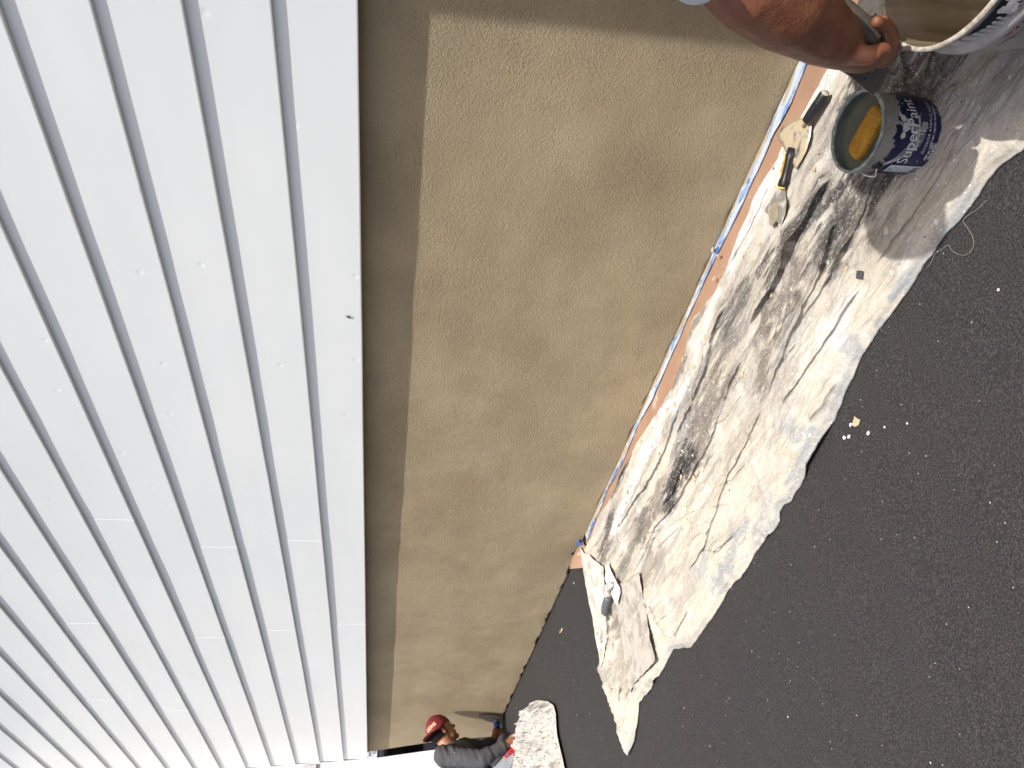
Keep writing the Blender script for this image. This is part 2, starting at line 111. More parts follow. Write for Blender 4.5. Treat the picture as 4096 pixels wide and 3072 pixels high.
def ellipsoid(c,ax,n=14,m=9):
    """ax: three axis vectors (with their lengths)"""
    c=Vector(c); a,b,e=[Vector(q) for q in ax]; rings=[]
    for k in range(m+1):
        ph=-math.pi/2+math.pi*k/m
        rings.append([c+e*math.sin(ph)+(a*math.cos(2*math.pi*j/n)+b*math.sin(2*math.pi*j/n))*max(math.cos(ph),1e-3) for j in range(n)])
    return ring_loft(rings)
def join(parts):
    v=[];f=[]
    for a,b in parts:
        o=len(v); v+=list(a); f+=[tuple(i+o for i in q) for q in b]
    return v,f
def fused(name,parts,voxel,mat,parent,it=6,wrinkle=None,fac=.5):
    """overlapping closed volumes melted into one continuous skin"""
    v,f=join(parts); me=bpy.data.meshes.new(name); me.from_pydata([tuple(q) for q in v],[],f); me.update()
    bm=bmesh.new(); bm.from_mesh(me); bmesh.ops.recalc_face_normals(bm,faces=bm.faces); bm.to_mesh(me); bm.free()
    o=bpy.data.objects.new(name,me); COL.objects.link(o)
    r=o.modifiers.new('r','REMESH'); r.mode='VOXEL'; r.voxel_size=voxel
    s=o.modifiers.new('s','SMOOTH'); s.iterations=it; s.factor=fac
    dg=bpy.context.evaluated_depsgraph_get(); dg.update()
    m2=bpy.data.meshes.new_from_object(o.evaluated_get(dg)); COL.objects.unlink(o); bpy.data.objects.remove(o)
    n=len(m2.vertices); co=np.zeros(n*3,np.float32); m2.vertices.foreach_get('co',co); co=co.reshape(-1,3)
    if wrinkle:
        no=np.zeros(n*3,np.float32); m2.vertex_normals.foreach_get('vector',no); no=no.reshape(-1,3)
        co=co+no*wrinkle(co)[:,None]; m2.vertices.foreach_set('co',co.reshape(-1).astype(np.float32)); m2.update()
    m2.name=name; m2.materials.clear()
    return link(name,m2,mat,parent,True)
def prism(out,th,nrm):
    """closed plate from a 3D outline, thickness th along nrm"""
    n=len(out); t=Vector(nrm).normalized()*th; a=[Vector(p) for p in out]; v=a+[p+t for p in a]
    return v,[tuple(range(n-1,-1,-1)),tuple(range(n,2*n))]+[(i,(i+1)%n,n+(i+1)%n,n+i) for i in range(n)]
def box(x0,x1,y0,y1,z0,z1):
    v=[(x,y,z) for x in(x0,x1) for y in(y0,y1) for z in(z0,z1)]
    return v,[(0,1,3,2),(4,6,7,5),(0,4,5,1),(2,3,7,6),(0,2,6,4),(1,5,7,3)]
def bevel(o,w,seg=2):
    b=o.modifiers.new('bevel','BEVEL'); b.width=w; b.segments=seg; b.limit_method='ANGLE'; return o
# ---------------------------------------------------------------- materials
class NT:
    def __init__(s,name,rough=.7,base=(.5,.5,.5),metal=0,spec=.5):
        s.m=bpy.data.materials.new(name); s.m.use_nodes=True; s.t=s.m.node_tree; s.b=s.t.nodes['Principled BSDF']
        s.b.inputs['Roughness'].default_value=rough; s.b.inputs['Base Color'].default_value=(*base,1); s.b.inputs['Metallic'].default_value=metal
        s.b.inputs['Specular IOR Level'].default_value=spec
    def n(s,t,**k):
        q=s.t.nodes.new('ShaderNode'+t)
        for a,v in k.items():
            if a.startswith('_'): setattr(q,a[1:],v)
            else: s.set(q.inputs[int(a[1:])] if a[0]=='i' and a[1:].isdigit() else q.inputs[a.replace('_',' ')],v)
        return q
    def set(s,i,v):
        if isinstance(v,bpy.types.NodeSocket): s.t.links.new(v,i)
        elif isinstance(v,tuple) and len(v)==3 and i.type=='RGBA': i.default_value=(*v,1)
        else: i.default_value=v
    def pos(s,scale=(1,1,1)):
        c=s.n('TexCoord'); return s.n('Mapping',Vector=c.outputs['Object'],Scale=scale).outputs[0]
    def noise(s,sc,det=3,dist=0,vec=None,rough=.55,scale=(1,1,1)):
        return s.n('TexNoise',Vector=vec or s.pos(scale),Scale=sc,Detail=det,Distortion=dist,Roughness=rough).outputs[0]
    def voro(s,sc,feature='F1',vec=None,rand=1.,out='Distance'):
        q=s.n('TexVoronoi',_feature=feature,Vector=vec or s.pos(),Scale=sc,Randomness=rand); return q.outputs[out]
    def ramp(s,x,a,b,lo=0.,hi=1.):
        q=s.n('MapRange',_interpolation_type='SMOOTHSTEP',Value=x,From_Min=a,From_Max=b,To_Min=lo,To_Max=hi); return q.outputs[0]
    def math(s,op,a,b=0.):
        q=s.n('Math',_operation=op); s.set(q.inputs[0],a); s.set(q.inputs[1],b); return q.outputs[0]
    def mix(s,f,a,b,mode='MIX'):
        q=s.n('MixRGB',_blend_type=mode); s.set(q.inputs[0],f); s.set(q.inputs[1],a); s.set(q.inputs[2],b); return q.outputs[0]
    def base(s,c): s.set(s.b.inputs['Base Color'],c); return s
    def rough(s,c): s.set(s.b.inputs['Roughness'],c); return s
    def bump(s,h,dist,strength=1.,prev=None):
        q=s.n('Bump',Height=h,Distance=dist,Strength=strength)
        if prev is not None: s.set(q.inputs['Normal'],prev)
        s.set(s.b.inputs['Normal'],q.outputs[0]); return q.outputs[0]
    def attr(s): return s.n('VertexColor',_layer_name='Col').outputs[0]
def plain(name,base,rough=.6,metal=0,var=.12,sc=40,spec=.5):
    m=NT(name,rough,base,metal,spec); f=m.noise(sc,4)
    m.base(m.mix(m.ramp(f,.3,.7),tuple(c*(1-var) for c in base),tuple(min(1,c*(1+var)) for c in base))); return m
MT={}
def stucco():
    m=NT('stucco_fresh_tan',.92,spec=.2)
    a=m.noise(2.2,4,scale=(1,1,1.6)); b=m.noise(14,4,.6); d=m.noise(.8,3)
    c=m.mix(m.ramp(a,.3,.72),(.405,.330,.208),(.475,.388,.246))
    c=m.mix(m.ramp(b,.35,.75,0,.5),c,(.40,.328,.213)); c=m.mix(m.ramp(d,.42,.7,0,.35),c,(.475,.39,.255))
    m.base(c)
    g=m.noise(270,2,1.2,rough=.6); g2=m.noise(120,1,.8)
    amt=m.ramp(m.noise(2.5,3),.3,.7,.45,1.)
    h=m.math('MULTIPLY',m.math('ADD',m.math('MULTIPLY',g,.75),m.math('MULTIPLY',g2,.55)),amt)
    m.bump(h,.0125,1.); return m.m
def siding():
    m=NT('white_aluminium_siding',.46,spec=.32)
    a=m.noise(1.3,2); m.base(m.mix(m.ramp(a,.3,.7),(.755,.785,.782),(.785,.812,.806)))
    sp=m.n('SeparateXYZ',Vector=m.n('TexCoord').outputs['Object']); v=m.n('TexVoronoi',_voronoi_dimensions='2D',Vector=m.n('CombineXYZ',X=sp.outputs[0],Y=sp.outputs[2]).outputs[0],Scale=3.4)
    dent=m.ramp(v.outputs['Distance'],.0,.05,1.,0.); sel=m.math('GREATER_THAN',m.n('SeparateColor',Color=v.outputs['Color']).outputs[0],.42)
    m.bump(m.math('MULTIPLY',dent,sel),-.0007,1.); return m.m
def asphalt():
    m=NT('sealed_asphalt',.78,spec=.35)
    big=m.noise(1.1,3); mid=m.noise(9,4,.6); fine=m.noise(260,1)
    c=m.mix(m.ramp(big,.3,.7),(.0225,.0210,.0205),(.0265,.0245,.0240)); c=m.mix(m.ramp(mid,.35,.8,0,.35),c,(.034,.031,.031)); c=m.mix(m.ramp(m.noise(.7,2),.4,.65,0,.4),c,(.030,.0245,.0235))
    c=m.mix(m.ramp(fine,.40,.72,0,.85),m.mix(1.,c,(.78,.78,.78),'MULTIPLY'),(.062,.058,.056))
    v=m.n('TexVoronoi',Vector=m.pos(),Scale=62.); sp=m.math('LESS_THAN',v.outputs['Distance'],.085); s2=m.math('GREATER_THAN',m.n('SeparateColor',Color=v.outputs['Color']).outputs[1],.86)
    c=m.mix(m.math('MULTIPLY',sp,s2),c,(.55,.53,.49))
    v=m.n('TexVoronoi',Vector=m.pos(),Scale=17.); sp=m.math('LESS_THAN',v.outputs['Distance'],.05); s2=m.math('GREATER_THAN',m.n('SeparateColor',Color=v.outputs['Color']).outputs[0],.72)
    c=m.mix(m.math('MULTIPLY',sp,s2),c,(.6,.58,.52))
    m.base(c); m.b.inputs['Roughness'].default_value=.8
    h=m.math('ADD',m.math('MULTIPLY',m.noise(150,2),1.1),m.math('MULTIPLY',m.noise(420,0),.6))
    m.bump(h,.006,1.); return m.m
def canvas(name,spots=True):
    m=NT(name,.9,spec=.15); c=m.attr()
    c=m.mix(m.ramp(m.noise(220,1),.3,.72,0,.4),c,m.mix(1.,c,(.62,.60,.58),'MULTIPLY'))
    c=m.mix(m.ramp(m.noise(34,3,.4),.5,.72,0,.35),c,m.mix(1.,c,(.66,.64,.62),'MULTIPLY'))
    c=m.mix(m.ramp(m.noise(120,3,rough=.7),.50,.66,0,.38),c,(.40,.375,.33))
    if spots:
        dens=m.ramp(m.noise(2.3,1),.35,.6,.25,.95)
        warp=m.n('VectorMath',_operation='ADD',i0=m.pos(),i1=m.n('VectorMath',_operation='SCALE',i0=m.n('TexNoise',Vector=m.pos(),Scale=55.,Detail=2.).outputs[1],Scale=.012).outputs[0]).outputs[0]
        for sc,th,sel,ch,col in ((19,.13,.62,0,(.60,.59,.57)),(60,.16,.66,1,(.62,.61,.59)),(150,.22,.60,2,(.58,.56,.53)),(30,.12,.82,2,(.05,.045,.04))):
            v=m.n('TexVoronoi',Vector=warp,Scale=float(sc)); k=m.n('SeparateColor',Color=v.outputs['Color']).outputs[ch]
            mask=m.math('MULTIPLY',m.ramp(v.outputs['Distance'],th*.75,th,1.,0.),m.math('GREATER_THAN',k,sel))
            c=m.mix(m.math('MULTIPLY',mask,dens),c,col)
    m.base(c); g=m.noise(330,1,scale=(1,.6,1)); m.bump(m.math('ADD',m.math('MULTIPLY',m.noise(24,3,.5,scale=(.5,1.2,1)),1.),m.math('MULTIPLY',g,.16)),.009,.8); return m.m
def kraft():
    m=NT('brown_kraft_paper',.62,spec=.3); c=m.mix(m.ramp(m.noise(5,4),.3,.7),(.27,.165,.108),(.325,.20,.133))
    sm=m.noise(16,5,.8,scale=(.25,1,1)); c=m.mix(m.ramp(sm,.62,.70,0,.8),c,(.45,.37,.29)); sp=m.n('TexVoronoi',Vector=m.pos(),Scale=95.)
    k=m.math('MULTIPLY',m.ramp(sp.outputs['Distance'],.12,.18,1.,0.),m.math('GREATER_THAN',m.n('SeparateColor',Color=sp.outputs['Color']).outputs[0],.78))
    m.base(m.mix(k,c,(.48,.43,.36))); m.bump(m.noise(9,4,.4,scale=(.5,1,1)),.014,.6); return m.m
def tapem(clean=False):
    m=NT('blue_masking_tape' + ('_clean' if clean else ''),.55,(.012,.085,.36)); 
    if not clean:
        a=m.noise(26,6,1.,scale=(.22,1,1),rough=.75); c=m.mix(m.ramp(a,.40,.55),(.018,.115,.40),(.40,.46,.51))
        b=m.noise(24,5,.6,scale=(.35,1.2,1),rough=.7); y=m.n('SeparateXYZ',Vector=m.n('TexCoord').outputs['Object']); b=m.math('ADD',b,m.ramp(y.outputs[1],1.862,1.884,-.06,.14)); b=m.math('ADD',b,m.ramp(y.outputs[0],-1.2,-3.2,-.03,.07)); c=m.mix(m.ramp(b,.52,.60,0,.95),c,(.33,.265,.165)); d=m.noise(60,4,.5,scale=(.5,1,1)); c=m.mix(m.ramp(d,.58,.66,0,.9),c,(.46,.45,.43)); m.base(c); m.bump(a,.004,.8)
    return m.m
def smear(name,base,over,a=.45,b=.6,sc=30,rough=.45,metal=0,stretch=(1,1,1),bmp=.002):
    m=NT(name,rough,base,metal); x=m.noise(sc,6,.6,scale=stretch,rough=.65); m.base(m.mix(m.ramp(x,a,b),base,over))
    if metal: m.set(m.b.inputs['Metallic'],m.ramp(x,a,b,metal,0.))
    m.bump(x,bmp,.7); return m.m
MT['stucco']=stucco(); MT['siding']=siding(); MT['asphalt']=asphalt(); MT['canvas']=canvas('paint_stained_canvas'); MT['kraft']=kraft(); MT['tape']=tapem(); MT['tape_clean']=tapem(True)
MT['gap']=plain('dark_sheathing',(.02,.016,.012),.9).m
MT['steel']=smear('steel_with_mortar',(.62,.60,.56),(.40,.33,.21),.38,.55,26,.3,.9)
MT['steel_clean']=smear('thin_steel',(.66,.66,.66),(.46,.42,.34),.5,.66,14,.28,.85)
MT['black_grip']=smear('black_rubber_grip',(.012,.013,.015),(.6,.58,.54),.66,.72,70,.4)
MT['yellow']=plain('yellow_plastic',(.80,.50,.03),.4).m
MT['mortar']=plain('damp_mortar',(.42,.33,.21),.9,sc=120,var=.2).m
MT['white_paint']=smear('dried_white_plaster',(.58,.58,.575),(.16,.16,.165),.55,.66,34,.7,stretch=(1,.4,1))
MT['grey_grip']=smear('grey_worn_grip',(.075,.085,.09),(.55,.53,.50),.63,.7,60,.45)
MT['blue_can']=None
# ---------------------------------------------------------------- the ground
def ground():
    xs=np.concatenate([np.linspace(-70,-10,13),np.arange(-9.6,2.5,.06),np.linspace(3,60,12)])
    ys=np.concatenate([np.linspace(-60,-4,12),np.arange(-2.,2.6,.06),np.linspace(3,60,12)])
    X,Y=np.meshgrid(xs,ys,indexing='ij')
    Z=gz(np.clip(X,-9,3))+(fbm(X*1.3,Y*1.3,3)-.5)*.008
    o=gridmesh('ground',np.stack([X,Y,Z],-1),MT['asphalt']); tag(o,kind='structure')
ground()
def gh(x,y): return gz(x)+(fbm(np.atleast_1d(x)*1.3,np.atleast_1d(y)*1.3,3)-.5)*.008
# ---------------------------------------------------------------- the house
house=empty('house',(-3,1.9,0),'house with white lap siding above a freshly stuccoed tan foundation wall','house')
def stucco_wall():
    zs=np.array([-.03]+list(np.linspace(.02,1.245,60))); xs=np.arange(-6.82,2.6,.02)
    X,Z=np.meshgrid(xs,zs,indexing='ij')
    se=np.array(D['stucco_end']); xe=np.interp(zs,se[::-1,2],se[::-1,0])
    t=smooth(-6.2,-6.82,X); X=X+t*(xe[None,:]+6.82)
    base=gh(X[:,0],np.full(len(xs),1.885)); rag=.001+.014*smooth(.5,.75,fbm(X[:,0]*14,X[:,0]*0+3,5))
    low=base+rag
    Z2=Z.copy(); Z2[:,0]=low; Z2[:,1]=np.maximum(low+.012,.02+base*.0+gz(X[:,0])*.9); Z2[:,2:]=np.maximum(Z[:,2:],Z2[:,1:2]+.004*np.arange(1,Z.shape[1]-1)[None,:])
    Y=1.885+(fbm(X*1.1,Z*2.2,11)-.5)*.005+(fbm(X*5,Z*9,12)-.5)*.003
    Y[:,0]+=.004; P=np.stack([X,Y,Z2],-1)
    ret=P[:,:1].copy(); ret[:,:,1]=1.93; P=np.concatenate([ret,P],1)
    e=P[:1].copy(); e[:,:,1]=2.1; P=np.concatenate([e,P],0)
    gridmesh('stucco_wall',P,MT['stucco'],house)
    v,f=box(-6.6,2.6,1.897,1.93,-.3,1.3); mesh('foundation_face',v,f,MT['gap'],house)
stucco_wall()
def siding_panel(x0,x1,z0,proud):
    nx=max(3,int((x1-x0)/.07)); xs=np.linspace(x0,x1,nx)
    prof=[(.0205,.0),(.003,-.0015),(.0005,.0),(.0,.003)]+[(.0118*t,.003+.204*t) for t in (.2,.4,.6,.8,1.)]+[(.016,.207)]
    P=np.zeros((nx,len(prof),3))
    for j,(dy,dz) in enumerate(prof):
        wv=(fbm(xs*2.3,np.full(nx,z0*31+dz*6),int(z0*50),3)-.5)*(.0016 if 2<j<9 else .0012)
        lip=(fbm(xs*1.7+9,np.full(nx,z0*17),77,3)-.5)*.004*(j<5)
        P[:,j]=np.stack([xs,1.84+dy-proud+wv,z0+dz+lip*.6],-1)
    cap=P[-1:].copy(); cap[:,:,1]+=.0016; P=np.concatenate([P,cap],0)      # the cut end of the sheet
    gridmesh('siding_panel',P,MT['siding'],house,smooth_=False)
def make_siding():
    js=D['joints']
    for k in range(15):
        z0=1.2134+k*.2; cuts=sorted([j[0] for j in js if abs((j[2]-z0)-.1)<.1])
        if k in(11,12,13,14): cuts=[-4.9+.7*(k%3)]
        cuts=cuts+[max(cuts+[-3.6])+3.66] if cuts else [-1.9+3.*(k%2)]
        cuts=[c for c in cuts if c<1.9]
        e=[-6.845]+cuts+[2.6]
        for i in range(len(e)-1): siding_panel(e[i],e[i+1]+(.02 if i<len(e)-2 else 0),z0,.0007*((len(e)-2-i)%3))
    v,f=box(-6.80,2.6,1.862,1.95,1.235,4.35); mesh('sheathing',v,f,MT['gap'],house)
make_siding()
# unseen bay added past the near edge to cast the stucco's upright shadow
v,f=box(.07,2.7,1.535,1.88,-.1,1.22); mesh('added_bay_foundation',v,f,MT['stucco'],house)
v,f=box(.073,2.75,1.538,1.83,1.223,4.3); mesh('added_bay_siding',v,f,MT['siding'],house)
# ---------------------------------------------------------------- drop cloth
CW=np.array(sorted(D['cloth_wall']+[[.5,1.74],[-.3,1.735]])); CO=np.array(sorted(D['cloth_out']+[[.5,1.03],[-.2,1.06]])); CF=np.array(sorted([[p[1],p[0]] for p in D['cloth_far']]))
CO=CO[np.argsort(CO[:,0])]
NMAIN=len(D['creases']); rc=random.Random(21)
for _ in range(62):                      # lesser creases between the main folds, running with the length of the cloth
    x=rc.uniform(-3.2,-.75); y=rc.uniform(1.0,1.74); l=rc.uniform(.10,.42); a=rc.gauss(0,.16); pl=[[x,y]]
    for k in range(4): a+=rc.gauss(0,.16); x-=l/4; y+=l/4*math.sin(a); pl.append([x,y])
    D['creases'].append([pl,rc.uniform(.004,.009),rc.uniform(.003,.0085),rc.uniform(.012,.035)])
for _ in range(16):                      # bunched folds where the far corner is gathered
    x=rc.uniform(-3.22,-2.75); y=rc.uniform(.9,1.25); l=rc.uniform(.08,.2); a=rc.uniform(-1.3,-.3); pl=[[x,y]]
    for k in range(3): a+=rc.gauss(0,.25); x-=l/3*math.cos(a)*.5; y+=l/3*math.sin(a); pl.append([x,y])
    D['creases'].append([pl,rc.uniform(.008,.016),rc.uniform(.006,.011),rc.uniform(.012,.025)])
def crease_field(X,Y):
    H=np.zeros_like(X); SY=np.zeros_like(X); SX=np.zeros_like(X)
    for ci,(pl,A,B,wd) in enumerate(D['creases']):
        if ci<NMAIN: A,B=A*1.15,B*.95
        q=np.array(pl); 
        if q[0,0]<q[-1,0]: q=q[::-1]
        mk=(X>q[:,0].min()-.28)&(X<q[:,0].max()+.28)&(Y>q[:,1].min()-.28)&(Y<q[:,1].max()+.28)
        if not mk.any(): continue
        XX,YY=X,Y; X,Y=XX[mk],YY[mk]
        best=np.full(X.shape,9.); sgn=np.zeros_like(X); par=np.zeros_like(X); nxx=np.zeros_like(X); nyy=np.zeros_like(X)
        L=np.concatenate([[0],np.cumsum(np.hypot(*np.diff(q,axis=0).T))]); wob=(fbm(X*16,Y*9,200+ci,3)-.5)*.009
        for i in range(len(q)-1):
            a,b=q[i],q[i+1]; d=b-a; l=np.hypot(*d); 
            if l<1e-5: continue
            d=d/l; px=X-a[0]; py=Y+wob-a[1]; t=np.clip(px*d[0]+py*d[1],0,l); rx=px-t*d[0]; ry=py-t*d[1]; dist=np.hypot(rx,ry); m=dist<best
            nx,ny=d[1],-d[0]           # normal to the right of travel (towards -x): +y side
            if ny<0: nx,ny=-nx,-ny
            best=np.where(m,dist,best); sgn=np.where(m,np.sign(rx*nx+ry*ny),sgn); par=np.where(m,(L[i]+t)/L[-1],par); nxx=np.where(m,nx,nxx); nyy=np.where(m,ny,nyy)
        dd=best*np.where(sgn==0,1,sgn); tp=smooth(-.02,.10,par)*smooth(1.02,.74,par)*(.75+.5*fbm(X*6,Y*3,300+ci,2))
        beyond=(par<=0)|(par>=1); tp=np.where(beyond,tp*np.exp(-best/.03),tp)
        up=np.where(dd>0,np.exp(-np.abs(dd)/wd),.22*np.exp(-np.abs(dd)/(wd*.7))); st=smooth(-.0035,.0035,dd); up=np.where(np.abs(dd)<.0035,.22+.78*st,up)
        H[mk]+=A*tp*up; s=B*tp*np.where(dd>0,np.exp(-np.abs(dd)/(wd*.33)),0)*smooth(-.001,.004,dd); SX[mk]-=s*nxx; SY[mk]-=s*nyy
        X,Y=XX,YY
    return H,SX,SY
def soft_field(X,Y):
    return .010*fbm(X*2.2,Y*7,21,3)+.016*fbm(X*4-Y*2,Y*24+X*3,22,3)**1.5+.010*(1-2.2*np.abs(fbm(X*9+Y*7,Y*34-X*5,23,3)-.5))*smooth(.4,.65,fbm(X*3,Y*6,24,2))+.0045*np.abs(fbm(X*26+Y*14,Y*60-X*8,25,3)-.5)*2
def paint(X,Y):
    n1=fbm(X*5,Y*14,31,4); n2=fbm(X*34,Y*85,32,4); n3=fbm(X*11,Y*11,33,4)
    cr=np.array([.475,.435,.365]); gy=np.array([.30,.28,.255]); wh=np.array([.50,.49,.465]); n4=fbm(X*2.6,Y*34,35,4)
    v=(Y-np.interp(X,CO[:,0],CO[:,1]))/(np.interp(X,CW[:,0],CW[:,1])-np.interp(X,CO[:,0],CO[:,1]))
    c=cr+(gy-cr)*smooth(.46,.70,n1)[...,None]*.6; c=c+(wh-c)*(smooth(.55,.75,n3)*.5)[...,None]
    c=c+(gy*.60-c)*(smooth(.15,.5,v)*smooth(1.0,.8,v)*.6*smooth(.48,.64,n4*.7+n1*.3))[...,None]
    K={'dark':np.array([.034,.033,.033]),'brown':np.array([.115,.098,.083]),'blue':np.array([.235,.26,.275]),'white':np.array([.56,.56,.55])}
    for pl,r,k,s in D['stains']:
        q=np.array(pl); best=np.full(X.shape,9.)
        for i in range(len(q)-1):
            a,b=q[i],q[i+1]; d=b-a; l2=d@d+1e-9; t=np.clip(((X-a[0])*d[0]+(Y-a[1])*d[1])/l2,0,1); best=np.minimum(best,np.hypot((X-a[0]-t*d[0])*.7,Y-a[1]-t*d[1]))
        if k in('dark','brown'):
            m=np.clip(1.25-best/(r*1.3)+(n2-.5)*1.7+(n4-.5)*1.4,0,1); m=m*m*(3-2*m)*s
        else:
            m=smooth(.0,.5 if k=='blue' else 1.1,(.75 if k=='blue' else 1.15)-best/(r*(1. if k=='blue' else 1.6))+(n2-.5)*1.7+(n3-.5)*1.2)*s
        c=c+(K[k]-c)*m[...,None]
    hem=smooth(.045,.0,v)*smooth(.42,.55,fbm(X*4,Y*2,41)); c=c+(K['blue']*1.05-c)*(hem*.7)[...,None]
    return c*(.9+.2*n2[...,None])
def drop_cloth():
    nu,nv=660,400; U=np.linspace(0,1,nu)[:,None]*np.ones((1,nv)); V=np.ones((nu,1))*np.linspace(0,1,nv)[None,:]
    xf=np.interp(.81+V*1.0,CF[:,0],CF[:,1]); X=xf+(.45-xf)*U
    X0=X.copy()
    yo=np.interp(X,CO[:,0],CO[:,1]); yw=np.interp(X,CW[:,0],CW[:,1]); yo=yo+(fbm(X*9,X*0,51)-.5)*.018+(fbm(X*40,X*0,53,2)-.5)*.005; yw=yw+(fbm(X*12,X*0,52)-.5)*.012
    Y=yo+(yw-yo)*V
    H,SX,SY=crease_field(X,Y); e=np.minimum(smooth(0,.05,V),smooth(0,.03,1-V))
    ed=smooth(-.008,.035,V); Z=gz(X)+.003+.010*ed+soft_field(X,Y)*(.15+.85*e)+H*(.25+.75*e)
    hemb=.0035*np.exp(-((V-.018)/.008)**2)+.003*np.exp(-((V-.985)/.010)**2); lift=.014*smooth(.6,.8,fbm(X*4.2,X*0,61))*smooth(.06,0,V)
    Z+=hemb+lift
    far=smooth(.06,.0,U); Z+=far*.012*fbm(Y*14,X*0,62)
    Z[:,0]-=.003; Z[:,-1]-=.003                                   # the edge turns under
    C=paint(X,Y); P=np.stack([X+SX,Y+SY,Z],-1)
    o=gridmesh('drop_cloth',P,MT['canvas'],None,C); s=o.modifiers.new('thick','SOLIDIFY'); s.thickness=.0016; s.offset=-1
    return tag(o,'long rumpled paint-stained canvas drop cloth laid along the foot of the stucco wall','drop cloth')
cloth=drop_cloth()
def cz(x,y):
    X=np.array([[x]]);Y=np.array([[y]]); return float((gz(X)+.013+soft_field(X,Y)+crease_field(X,Y)[0])[0,0])
# turned-over corner flap at the far end (the clean white back of the cloth)
def flap(name,poly,z0,seed,tone,rows=40,cols=40,lab=None):
    q=np.array(poly); a,b,c,d=q      # quad: a->b one side, d->c other
    U,V=np.meshgrid(np.linspace(0,1,rows),np.linspace(0,1,cols),indexing='ij')
    P=(a+(b-a)*U[...,None])*(1-V[...,None])+(d+(c-d)*U[...,None])*V[...,None]
    Z=gz(P[...,0])+z0+.018*fbm(P[...,0]*9,P[...,1]*9,seed)+.012*np.abs(fbm(P[...,0]*22,P[...,1]*16,seed+1)-.5)
    W=np.stack([P[...,0]+(fbm(U*5,V*5,seed+5)-.5)*.02,P[...,1]+(fbm(U*5,V*5,seed+6)-.5)*.02,Z],-1); n=fbm(P[...,0]*24,P[...,1]*24,seed+2)
    C=np.array(tone)*.72*(1.-.35*smooth(.5,.8,n)[...,None])
    o=gridmesh(name,W,MT['canvas'],cloth,C); s=o.modifiers.new('thick','SOLIDIFY'); s.thickness=.0018; s.offset=-1; return o
flap('folded_corner',[(-3.262,1.815),(-3.29,1.20),(-3.10,1.30),(-2.98,1.56)],.040,71,(.76,.71,.63))
flap('folded_edge',[(-2.66,.985),(-2.60,1.33),(-2.95,1.42),(-3.02,.99)],.030,81,(.56,.52,.46))
# ---------------------------------------------------------------- masking paper and tape at the wall foot
TO=np.array(sorted(D['tape_out']+[[-.3,1.845]])); TI=np.array(sorted(D['tape_in']+[[-.3,1.89]]))
def strip(name,x0,x1,lo,hi,z0,bump,mat,seed,nx=500,nv=8):
    xs=np.linspace(x0,x1,nx); X=xs[:,None]*np.ones((1,nv)); V=np.linspace(0,1,nv)[None,:]
    Y=lo(xs)[:,None]*(1-V)+hi(xs)[:,None]*V; Z=gh(X.ravel(),Y.ravel()).reshape(X.shape)+z0+bump*fbm(X*11,Y*40,seed)
    return gridmesh(name,np.stack([X,Y,Z],-1),mat)
pp=strip('masking_paper',-3.27,.0,lambda x:np.interp(x,CW[:,0],CW[:,1])-.07,lambda x:np.interp(x,TO[:,0],TO[:,1])+.012,.004,.008,MT['kraft'],91)
tag(pp,'strip of brown kraft masking paper between the blue tape and the drop cloth','masking paper')
tt=strip('masking_tape',-3.235,.0,lambda x:np.interp(x,TO[:,0],TO[:,1])+(fbm(x*9,x*0,93)-.5)*.006,lambda x:np.interp(x,TI[:,0],TI[:,1])*0+1.900,.010,.005,MT['tape'],92)
tag(tt,'plaster-smeared blue masking tape along the foot of the stucco wall','masking tape')
def curl():
    # loose end of the paper standing up and rolling over
    a0=Vector((-3.27,1.872,.062)); a1=Vector((-3.235,1.81,.062)); b0=Vector((-3.46,1.80,.105)); b1=Vector((-3.235,1.69,.075)); rows=[]
    for i in range(17):
        t=i/16; p0=a0.lerp(b0,t)+Vector((0,0,.02*math.sin(math.pi*t))); p1=a1.lerp(b1,t)+Vector((0,0,.012*math.sin(math.pi*t)))
        rows.append([p0.lerp(p1,j/12)+Vector((0,0,.045*math.sin(math.pi*j/12)*(.25+.75*t))) for j in range(13)])
    v,f=prism([(-3.25,1.80,.056),(-3.30,1.73,.06),(-3.36,1.672,.064),(-3.25,1.69,.06)],.001,(0,0,1)); mesh('paper_end',v,f,MT['kraft'],pp)
    P=np.array([[list(p) for p in r] for r in rows]); o=gridmesh('paper_end',P,MT['kraft'],pp); s=o.modifiers.new('t','SOLIDIFY'); s.thickness=.0008
    tb=D['tapebits']; q=[Vector(p)+Vector((0,0,.035)) for p in tb[:4]]; v,f=prism(q,.0012,(0,0,1)); mesh('loose_tape',v,f,MT['tape_clean'],tt)
    q=[Vector((p[0],min(p[1],1.872),p[2]+.02+.03*(i%2))) for i,p in enumerate(tb[4:])]; v,f=prism(q,.0012,(0,-.3,1)); mesh('loose_tape',v,f,MT['tape_clean'],tt)
curl()
